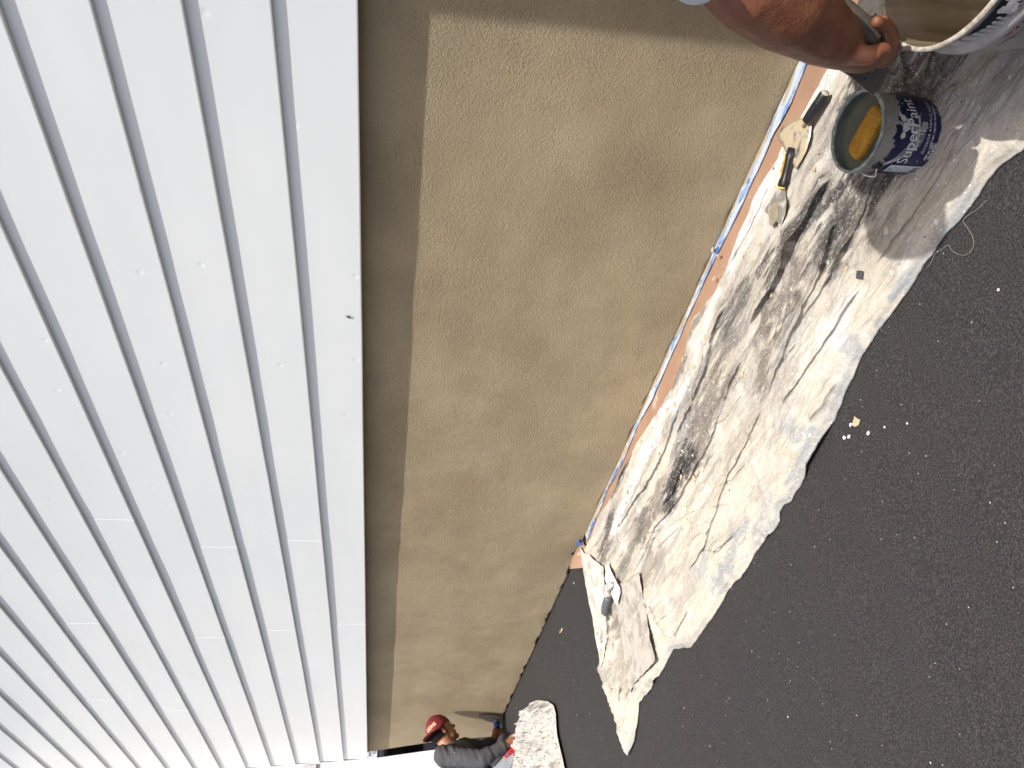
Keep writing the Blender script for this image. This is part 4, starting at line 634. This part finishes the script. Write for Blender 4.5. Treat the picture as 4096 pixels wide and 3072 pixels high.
def kneeling_man():
    m={k:V3(v) for k,v in D['man'].items()}; root=empty('person',(-5.8,1.35,gz(-5.8)),'kneeling person in a dark red backwards cap and charcoal sweatshirt, troweling the wall foot','person')
    hd=m['head']; up=V3((.05,.80,.60)).normalized(); fd=V3((-.22,.60,-.77)); fd=(fd-up*fd.dot(up)).normalized(); sd=fd.cross(up).normalized()   # sd: his right
    if sd.x<0: sd=-sd
    P=[]
    P.append(ellipsoid(hd+up*.012,(sd*.079,fd*.098,up*.112))); P.append(ellipsoid(hd+fd*.040-up*.055,(sd*.058,fd*.055,up*.065)))
    P.append(caps_tube(hd+fd*.095-up*.005,.010,hd+fd*.112-up*.032,.014)); P.append(caps_tube(hd+fd*.086+up*.022+sd*.03,.013,hd+fd*.086+up*.022-sd*.03,.013))   # nose, brow
    P.append(caps_tube(hd+fd*.088-up*.066+sd*.018,.010,hd+fd*.088-up*.066-sd*.018,.010)); P.append(ellipsoid(hd+fd*.080-up*.102,(sd*.026,fd*.022,up*.02)))   # lips, chin
    for s in(-1,1): P.append(ellipsoid(hd+sd*(.080*s)-fd*.012-up*.018,(fd*.017-up*.004,up*.030,sd*.009+fd*-.004)))
    neck=m['neck']; sh_mid=(m['rsh']+m['lsh'])/2
    P.append(caps_tube(hd-up*.07-fd*.02,.056,neck.lerp(sh_mid,.45),.064)); P.append(caps_tube(neck.lerp(sh_mid,.45),.056,sh_mid,.075))
    P.append(caps_tube(sh_mid.lerp(m['belly'],.3),.12,m['belly'],.13)); P.append(caps_tube(sh_mid,.07,sh_mid.lerp(m['belly'],.3),.10)); P.append(caps_tube(m['rsh'],.05,m['relb'],.044)); P.append(caps_tube(m['relb'],.044,m['rcuff'],.034)); P.append(caps_tube(m['lsh'],.05,m['lelb'],.044)); P.append(caps_tube(m['lelb'],.042,m['lwrist'],.030))
    P.append(caps_tube(sh_mid,.07,m['rsh'],.06)); P.append(caps_tube(sh_mid,.07,m['lsh'],.06)); hip=m['rhip']; P.append(caps_tube(m['belly'],.12,hip+V3((-.12,-.05,0)),.14))
    rk=m['knee']+V3((0,0,.0)); ft=V3((-5.72,1.12,.13)); P.append(caps_tube(hip,.09,rk,.06)); P.append(caps_tube(rk+V3((0,-.03,-.015)),.05,ft,.045)); lk=rk+V3((-.32,.02,0)); P.append(caps_tube(hip+V3((-.22,0,0)),.09,lk,.06)); P.append(caps_tube(lk,.05,ft+V3((-.3,0,0)),.045))
    # right hand: a loose fist on the cloth edge
    w=m['rcuff']; h=m['rhand']; d=(h-w).normalized(); nrm=V3((.75,-.25,.6)); nrm=(nrm-d*nrm.dot(d)).normalized(); s=d.cross(nrm).normalized()
    P.append(caps_tube(w,.030,h-d*.01,.031)); P.append(ellipsoid(h,(d*.045,s*.042,nrm*.024)))
    for i in range(4):
        b=h+d*.034+s*(.030-.020*i); ln=[.034,.038,.036,.029][i]; k=b+d*ln*.75-nrm*.006; e=k+d*.010-nrm*.028; t=e-d*.016-nrm*.014
        P.append(caps_tube(b,.0105,k,.010)); P.append(caps_tube(k,.010,e,.009)); P.append(caps_tube(e,.009,t,.008))
    b=h-d*.015+s*.036-nrm*.008; k=b+d*.03+s*.014-nrm*.01; P.append(caps_tube(b,.013,k,.011)); P.append(caps_tube(k,.011,k+d*.028-s*.006-nrm*.008,.009))
    # left hand closed on the blue-taped tool handle at the wall
    w=m['lwrist']; h=m['lhand']; d=(h-w).normalized(); nrm=V3((.85,-.35,.35)); nrm=(nrm-d*nrm.dot(d)).normalized(); s=d.cross(nrm).normalized()
    P.append(caps_tube(w,.029,h-d*.01,.031)); P.append(ellipsoid(h,(d*.044,s*.04,nrm*.024)))
    for i in range(4):
        b=h+d*.030+s*(.028-.019*i); ln=[.03,.033,.031,.026][i]; k=b+d*ln*.7-nrm*.010; e=k-nrm*.026; t=e-d*.018-nrm*.004
        P.append(caps_tube(b,.0105,k,.010)); P.append(caps_tube(k,.010,e,.009)); P.append(caps_tube(e,.009,t,.008))
    b=h-d*.02+s*.034+nrm*.006; k=b+d*.030+s*.012; P.append(caps_tube(b,.013,k,.011)); P.append(caps_tube(k,.011,k+d*.03,.009))
    fused('body',P,.0062,MT['skin_a'],root,4)
    for q in(-1,1):
        v,f=ellipsoid(hd+fd*.0885+up*.002+sd*(.031*q),(sd*.012,up*.010,fd*.010)); e=mesh('eye',v,f,NT('eye_white',.2,(.6,.58,.55)).m,root,True)
    # hair: short, below the cap
    v,f=ellipsoid(hd+up*.010-fd*.010,(sd*.0835,fd*.094,up*.113),28,18); vv=[p for p in v]
    keep=[q for q in f if all(((vv[i]-hd).dot(up)<.03 and (vv[i]-hd).dot(up)>-.062 and (vv[i]-hd).dot(fd)<.018-.30*((vv[i]-hd).dot(up)+.0)) for i in q)]
    mesh('hair',vv,keep,plain('short_black_hair',(.009,.008,.007),.9,sc=300,var=.5,spec=.1).m,root,True)
    # sweatshirt
    S=[]; sm=sh_mid.lerp(m['belly'],.30); S.append(caps_tube(sh_mid.lerp(m['belly'],.12),.095,sm,.12)); S.append(caps_tube(sm,.142,m['belly'],.155)); S.append(caps_tube(sm,.11,m['rsh'],.078)); S.append(caps_tube(sm,.10,m['lsh'],.076))
    re=m['relb']; S.append(caps_tube(m['rsh'],.076,re,.060)); S.append(caps_tube(re,.060,m['rcuff'].lerp(re,.12),.043)); S.append(caps_tube(m['lsh'],.072,m['lelb'],.058)); S.append(caps_tube(m['lelb'],.057,m['lwrist'].lerp(m['lelb'],.2),.042)); S.append(caps_tube(m['belly'],.15,hip+V3((-.1,-.02,.03)),.165))
    dv=(re-m['rsh'])
    sh=fused('sweatshirt',S,.0075,MT['shirt'],root,3,lambda co:fold_w(co,(.1,.25,-1),.0085,17,401))
    c0=m['rcuff'].lerp(re,.17); d=(m['rcuff']-re).normalized(); v,f=tube([c0-d*.012,c0-d*.008,c0+d*.028,c0+d*.034],[.040,.0465,.0455,.040],24); mesh('cuff',v,f,MT['shirt'],sh,True)
    nk=neck.lerp(sh_mid,.30); bn=sh_mid.lerp(m['belly'],.10); v,f=tube([nk.lerp(bn,.55),nk.lerp(bn,.70),nk.lerp(bn,1.1)],[.070,.078,.095],28); mesh('collar',v,f,MT['shirt'],sh,True)
    T=[]; T.append(caps_tube(hip+V3((0,0,0)),.115,rk,.082)); T.append(caps_tube(rk+V3((0,-.03,-.015)),.07,ft,.06)); T.append(caps_tube(hip+V3((-.22,0,0)),.115,lk,.08)); T.append(caps_tube(lk,.07,ft+V3((-.3,0,0)),.06)); T.append(caps_tube(hip,.14,hip+V3((-.22,0,0)),.14))
    fused('trousers',T,.0085,MT['jeans'],root,3,lambda co:fold_w(co,(.6,.3,.9),.009,15,431))
    for q in(0,-.3):
        v,f=join([caps_tube(ft+V3((q,.03,-.03)),.05,ft+V3((q,-.14,-.02)),.045)]); mesh('boot',v,f,plain('brown_boot',(.08,.05,.03),.6).m,root,True)
    # cap: dome, panels, button, curved peak at the back, lettering above the peak
    red=smear('dark_red_twill',(.165,.009,.016),(.20,.03,.032),.5,.75,18,.85,bmp=.001); cp=[]; n=48; mm=16; R=V3((0,0,0)); cu=up; cf=(fd*.90-sd*.43).normalized(); cs=cf.cross(cu); cc=hd+up*.016
    rings=[]
    for i in range(mm+1):
        ph=math.pi/2*i/mm*.97; ring=[]
        for j in range(n):
            a=2*math.pi*j/n; seam=1-.012*math.exp(-((((a/(math.pi/3))%1)-.5)**2-.25)**2/.0008) ; ring.append(cc+(cf*math.cos(a)*.106+cs*math.sin(a)*.090)*math.cos(ph)*seam+cu*(.108*math.sin(ph)+.004))
        rings.append(ring)
    v,f=ring_loft(rings,False); cap=mesh('cap',v,f,red,root,True); s_=cap.modifiers.new('t','SOLIDIFY'); s_.thickness=.003
    v,f=ellipsoid(cc+cu*.114,(cf*.008,cs*.008,cu*.005)); mesh('cap_button',v,f,red,cap,True)
    rows=[]
    for i in range(11):
        t=i/10; row=[]
        for j in range(19):
            a=math.pi-1.15+2.3*j/18; k=abs(math.cos((j-9)/9*math.pi/2)); ext=.092*t*(k**.5 if k>0 else 0); base_=cf*math.cos(a)*.106+cs*math.sin(a)*.090; row.append(cc+base_*(1.0)+(-cf)*ext+cu*(.006+.006*t-.030*((j-9)/9)**2*t))
        rows.append(row)
    P_=np.array([[list(p) for p in r] for r in rows]); pk=gridmesh('peak',P_,red,cap); s_=pk.modifiers.new('t','SOLIDIFY'); s_.thickness=.004
    txt=bpy.data.curves.new('x','FONT'); txt.body='LIONS'; txt.size=.036; txt.align_x='CENTER'; txt.align_y='CENTER'; txt.offset=.0016; x=bpy.data.objects.new('x',txt); COL.objects.link(x); dg=bpy.context.evaluated_depsgraph_get(); dg.update(); me=bpy.data.meshes.new_from_object(x.evaluated_get(dg)); bpy.data.objects.remove(x)
    bm=bmesh.new(); bm.from_mesh(me); bmesh.ops.subdivide_edges(bm,edges=[e for e in bm.edges if e.calc_length()>.008],cuts=3); bm.to_mesh(me); bm.free()
    vd=(V3((0,0,1.15))-cc).normalized(); ac=math.atan2(vd.dot(cs),vd.dot(cf)); a0=math.pi+((ac-math.pi+math.pi)%(2*math.pi)-math.pi)*.50; sg=1 if ((ac-math.pi+math.pi)%(2*math.pi)-math.pi)<0 else -1
    for q in me.vertices:
        a=a0-q.co.x/.100; ph=.36+q.co.y/.108; q.co=cc+((cf*math.cos(a)*.106+cs*math.sin(a)*.090)*math.cos(ph)+cu*(.108*math.sin(ph)+.004))*1.055
    me.materials.clear(); link('cap_lettering',me,NT('cream_thread',.7,(.50,.43,.27)).m,cap)
    # his tools
    bl=D['man_blade']; t=empty('wall_trowel',(-6.2,1.86,.12),'grey stucco trowel blade pressed to the wall, blue-taped handle in the kneeling person\'s hand','trowel')
    v,f=prism([V3(p) for p in bl],.002,(0,-1,0)); mesh('blade',v,f,smear('stucco_coated_blade',(.20,.165,.12),(.15,.125,.095),.45,.6,20,.7),t)
    a=m['lhand']+V3((0,.01,-.01)); b=m['blue']; d=(b-a).normalized(); v,f=tube([a-d*.05,a,b-d*.01],[.012,.014,.014],14); mesh('handle',v,f,MT['black_grip'],t,True)
    v,f=tube([b-d*.030,b-d*.022,b+d*.012,b+d*.018],[.018,.027,.026,.014],16); mesh('tape_wrap',v,f,MT['tape_clean'],t,True)
    v,f=tube([b+d*.012,b+d*.03,V3((-6.18,1.872,.17))],[.007,.006,.006],10); mesh('shank',v,f,MT['steel_clean'],t,True)
    r1,r2=m['red1'],m['red2']; d=(r2-r1).normalized(); nr=V3((.85,-.3,.45)); nr=(nr-d*nr.dot(d)).normalized(); s=d.cross(nr); t=empty('utility_knife',r1,'red plastic utility knife lying on the kneeling person\'s pale trouser leg','utility knife'); pr=[(0,.012),(.02,.019),(.05,.018),(.085,.015),(.115,.011),(.12,.004)]
    o=[r1+d*a+s*b for a,b in pr]+[r1+d*a-s*b for a,b in pr[::-1]]; v,f=prism([q+nr*.03 for q in o],.018,nr); bevel(mesh('body',v,f,smear('red_plastic',(.55,.02,.018),(.7,.35,.3),.62,.7,60,.4),t),.003)
    for k in(.022,.060):
        c=r1+d*k+nr*.0485; v,f=tube([c,c+nr*.0015],[.004,.004],10); mesh('hole',v,f,MT['black_grip'],t)
    c=r1+d*.088+nr*.046; v,f=ellipsoid(c,(d*.014,s*.010,nr*.006)); mesh('slider',v,f,plain('blue_slider',(.05,.16,.28),.5).m,t,True)
kneeling_man()
def arm_worker():
    A=[V3(p) for p in D['arm']]; F=[[V3(p) for p in c] for c in D['fing']]; root=empty('person',(.5,1.06,gz(.5)),'bending person in white short sleeves, bare arm reaching in above the buckets','person')
    sh=V3((-.15,1.12,1.0)); rs=V3((.02,1.40,1.0)); ch=V3((.0,1.15,1.02)); pel=V3((.50,1.16,.92)); hd=V3((-.215,.955,.985)); P=[]
    P.append(caps_tube(ch,.13,pel,.14)); P.append(caps_tube(ch,.10,sh,.065)); P.append(caps_tube(ch,.10,rs,.065)); P.append(caps_tube(ch,.07,hd+V3((.03,.04,.02)),.05)); P.append(ellipsoid(hd,(V3((.075,0,0)),V3((0,.082,-.04)),V3((0,.05,.10)))))
    P.append(caps_tube(hd+V3((0,.075,-.04)),.012,hd+V3((0,.092,-.06)),.014))
    for s in(-1,1): P.append(ellipsoid(hd+V3((.077*s,.0,-.01)),(V3((.008,0,0)),V3((0,.016,0)),V3((0,0,.03)))))
    for (x,y) in((.50,.90),(.62,1.22)):
        k=V3((x-.10,y,.50)); P.append(caps_tube(pel+V3((0,(-.1 if y<1 else .12),-.03)),.09,k,.065)); P.append(caps_tube(k,.058,V3((x,y,.09)),.042)); P.append(caps_tube(V3((x,y,.05)),.04,V3((x-.17,y,.035)),.034))
    e2=V3((.06,1.38,.74)); P.append(caps_tube(rs,.055,e2,.045)); P.append(caps_tube(e2,.042,V3((.05,1.32,.52)),.03)); P.append(ellipsoid(V3((.05,1.31,.45)),(V3((.02,0,0)),V3((0,.04,0)),V3((0,0,.07)))))
    rad=[.063,.063,.060,.047,.036]
    P.append(caps_tube(sh,.066,A[0],.060))
    for i in range(4): P.append(caps_tube(A[i],rad[i],A[i+1],rad[i+1]))
    P.append(caps_tube(A[1].lerp(A[2],.55)+V3((.02,.005,.02)),.050,A[2].lerp(A[3],.7)+V3((.012,.006,.005)),.039))     # forearm muscle
    wr,pa,kn=A[4],A[5],A[6]; d=(kn-wr).normalized(); nr=V3((-.35,-.75,.25)); nr=(nr-d*nr.dot(d)).normalized(); s=d.cross(nr).normalized()
    P.append(caps_tube(wr,.035,pa,.031)); P.append(ellipsoid(pa,(d*.056,s*.043,nr*.024))); P.append(ellipsoid(pa+d*.02-nr*.004,(d*.044,s*.046,nr*.021)))
    rr=[.0118,.0118,.011,.0095,.0155]
    for c,r in zip(F,rr):
        for i in range(len(c)-1): P.append(caps_tube(c[i],r*(1.08-.07*i),c[i+1],r*(1.01-.07*i)))
    for i in range(4): P.append(caps_tube(pa+s*(.02-.012*i),.012,F[i][0],.0115))
    P.append(caps_tube(wr.lerp(pa,.3),.018,F[4][0],.017))
    fused('body',P,.0042,MT['skin_b'],root,5)
    v,f=ellipsoid(F[4][3]+nr*.008,(d*.009,s*.007,nr*.003)); mesh('nail',v,f,plain('fingernail',(.42,.25,.19),.3).m,root,True)
    S=[caps_tube(V3((.12,1.03,1.0)),.135,V3((.35,1.06,.97)),.14),caps_tube(ch,.185,pel.lerp(ch,.25),.18),caps_tube(ch,.115,sh,.088),caps_tube(ch,.115,rs,.088),caps_tube(sh,.098,A[0].lerp(sh,.13),.076),caps_tube(rs,.078,rs.lerp(e2,.6),.066)]
    fused('tee_shirt',S,.007,MT['tee'],root,2,lambda co:fold_w(co,(.4,.8,.4),.004,16,501))
    T=[caps_tube(pel,.158,pel.lerp(ch,.2),.15)]
    for (x,y) in((.50,.90),(.62,1.22)):
        k=V3((x-.10,y,.50)); T.append(caps_tube(pel+V3((0,(-.1 if y<1 else .12),-.03)),.112,k,.082)); T.append(caps_tube(k,.08,V3((x,y,.12)),.065))
    fused('work_trousers',T,.010,MT['work_pants'],root,3)
    for (x,y) in((.50,.90),(.62,1.22)): v,f=join([caps_tube(V3((x+.03,y,.055)),.052,V3((x-.20,y,.045)),.043)]); mesh('boot',v,f,plain('tan_boot',(.22,.13,.06),.7).m,root,True)
    v,f=ellipsoid(hd+V3((0,-.004,.008)),(V3((.080,0,0)),V3((0,.085,-.04)),V3((0,.05,.105))),24,14); mesh('hair',v,[q for q in f if all((v[i]-hd).z>-.01+.3*((v[i]-hd).y-.05) for i in q)],plain('black_hair',(.012,.01,.009),.6).m,root,True)
    # the finishing trowel in the hand
    h=[V3(p) for p in D['htool']]; b=[V3(p) for p in D['hblade']]; t=empty('hand_trowel',h[1],'mortar-coated finishing trowel with thick taupe handle gripped in the near worker\'s hand','trowel')
    hm=plain('mortar_coated_wood',(.072,.062,.045),.8,sc=60,var=.25).m; d=(h[2]-h[0]).normalized(); v,f=tube([h[0]-d*.05,h[0]-d*.04,h[0],h[1],h[2]-d*.004,h[2]+d*.003,h[2]+d*.006],[.010,.0165,.0178,.0178,.0172,.0140,.006],24); mesh('handle',v,f,hm,t,True)
    n=(b[1]-b[0]).cross(b[4]-b[0]).normalized(); o=[]
    for i in range(len(b)):
        for k in range(3): o.append(b[i].lerp(b[(i+1)%len(b)],k/3))
    v,f=prism(o,.0012,n); mesh('blade',v,f,smear('grey_coated_blade',(.20,.195,.185),(.03,.12,.14),.55,.60,22,.4,.3),t)
    mid=(b[1]+b[4])/2; v,f=tube([h[0]-d*.02,h[0]-d*.03-V3((0,0,.03)),mid.lerp(h[0],.35),mid],[.006,.006,.006,.008],12); mesh('shank',v,f,MT['steel'],t,True)
arm_worker()
# ---------------------------------------------------------------- beyond the far corner of the house
def beyond():
    we=np.array(D['white']); zs=list(np.linspace(-.02,4.2,12)); ys=np.interp(zs,we[::-1,2],we[::-1,1]); pts=[(-7.15,float(y),float(z)) for y,z in zip(ys,zs)]
    root=empty('white_panel',(-7.15,1.5,.1),'tall white painted panel standing beyond the far corner of the house','panel')
    out=[V3(p) for p in pts]+[V3((-7.15,.75,4.2)),V3((-7.15,.75,-.02))]; v,f=prism(out,-.045,(1,0,0)); mesh('panel',v,f,plain('white_panel_paint',(.80,.79,.78),.5,var=.03).m,root)
    v,f=box(-7.145,-7.10,.7,1.45,-.0,.64); mesh('lower_board',v,f,plain('bluish_board',(.55,.57,.60),.6,var=.04).m,root)
    v,f=box(-7.147,-7.13,1.86,1.905,1.66,1.78); bevel(mesh('bracket',v,f,plain('white_hinge',(.62,.62,.63),.5).m,root),.003)
    g=D['bg']; y=lambda i:g[i][1]
    t=empty('trash_can',(-9,2.42,.0),'black plastic trash can glimpsed between the house corner and the white panel','trash can'); blk=plain('black_bin_plastic',(.012,.012,.013),.45).m
    v,f=lathe([(.001,.62),(.17,.62),(.185,.64),(.23,1.0),(.245,1.01),(.245,1.03),(.22,1.03),(.20,.66),(.001,.65)],40,(-9,2.45,.0)); mesh('bin',v,f,blk,t,True)
    v,f=lathe([(.25,1.03),(.255,1.06),(.21,1.08),(.10,1.095),(.001,1.10)],40,(-9,2.45,0)); mesh('lid',v,f,blk,t,True)
    v,f=lathe([(.02,.13),(.14,.13),(.16,.16),(.165,.60),(.13,.62),(.02,.62)],24,(-9,2.45,0)); mesh('stand',v,f,plain('grey_stand',(.05,.05,.055),.7).m,t,True)
    v,f=box(-8.97,-8.93,2.37,2.53,1.12,1.24); o=bevel(mesh('sack',v,f,plain('white_paper_sack',(.72,.73,.75),.6).m),.006); tag(o,'white printed paper sack on top of the black trash can','sack')
    for i,(ch,z) in enumerate((('W',1.20),('O',1.155))):
        cu=bpy.data.curves.new('x','FONT'); cu.body=ch; cu.size=.05; cu.align_x='CENTER'; cu.align_y='CENTER'; cu.offset=.0015; x=bpy.data.objects.new('x',cu); COL.objects.link(x); dg=bpy.context.evaluated_depsgraph_get(); dg.update(); me=bpy.data.meshes.new_from_object(x.evaluated_get(dg)); bpy.data.objects.remove(x)
        for q in me.vertices: q.co=V3((-8.9285,2.445+.02*i+q.co.x,z+q.co.y))
        me.materials.clear(); link('lettering',me,NT('blue_ink',.5,(.02,.03,.12)).m,o)
    v,f=box(-10.4,-10.3,2.75,2.86,.0,1.0); o=bevel(mesh('fence_post',v,f,plain('weathered_wood',(.36,.30,.22),.8,sc=20,var=.3).m),.006); tag(o,'weathered wooden post glimpsed past the far corner of the house','post')
    # a tuft of grass beside the post
    r=random.Random(4); v=[];f=[]
    for k in range(420):
        x=-10.6+r.uniform(-.3,.3); yy=2.76+r.uniform(-.3,.5); h=r.uniform(.5,.95); a=r.uniform(0,6.3); w_=.006; i=len(v); lx,ly=r.uniform(-.1,.1),r.uniform(-.1,.1)
        v+=[(x-w_*math.cos(a),yy-w_*math.sin(a),.1),(x+w_*math.cos(a),yy+w_*math.sin(a),.1),(x+lx+w_*.6,yy+ly,.1+h*.7),(x+lx*1.8,yy+ly*1.8,.1+h)]; f+=[(i,i+1,i+2),(i,i+2,i+3)]
    o=mesh('tall_grass',v,f,plain('green_grass',(.05,.11,.02),.7,sc=8,var=.4).m); tag(o,'patch of green grass glimpsed past the far corner of the house','grass',kind='stuff')
    v,f=box(-16,-15.9,1.5,9,-.2,1.05); o=bevel(mesh('retaining_wall',v,f,plain('dark_block',(.045,.048,.052),.9).m),.02); tag(o,'low dark grey wall far behind the corner of the house','wall')
beyond()

def fly():
    c=V3((-1.676,1.8405,1.2592)); t=empty('fly',c,'small dark fly resting on the lowest white siding board','fly'); blk=plain('fly_black',(.015,.014,.013),.4).m
    v,f=join([ellipsoid(c+V3((0,-.002,0)),(V3((.0022,0,0)),V3((0,.002,0)),V3((0,0,.0045)))),ellipsoid(c+V3((0,-.0022,.0055)),(V3((.002,0,0)),V3((0,.0018,0)),V3((0,0,.0019))))]); mesh('body',v,f,blk,t,True)
    for s in(-1,1):
        v,f=ellipsoid(c+V3((.0035*s,-.003,-.003)),(V3((.0022,0,0)),V3((0,.0004,0)),V3((-.002*s,0,.0055)))); mesh('wing',v,f,plain('fly_wing',(.09,.085,.08),.3).m,t,True)
        for k in range(3):
            a=c+V3((0,-.001,.003-.003*k)); v,f=tube([a,a+V3((.004*s,-.002,.001*(1-k))),a+V3((.0065*s,.0008,.003*(1-k)))],[.0005,.0004,.0003],5); mesh('leg',v,f,blk,t,True)
fly()
for i,(x,y,r) in enumerate(((-4.02,1.70,.018),(-4.06,1.705,.011),(-3.62,1.80,.009))):
    z=float(gh(x,y)[0]); q=blob(x,y,r,70+i,sq=.45,spike=.5); v,f=prism([(a,b,z+.001) for a,b in q],.002,(0,0,1)); o=mesh('mortar_smear',v,f,MT['mortar']); tag(o,['largest tan mortar smear on the asphalt between the two cloths','smaller tan mortar smear touching the largest smear','tan mortar smear on the asphalt nearest the paper end'][i],'smear','mortar smears by the wall')
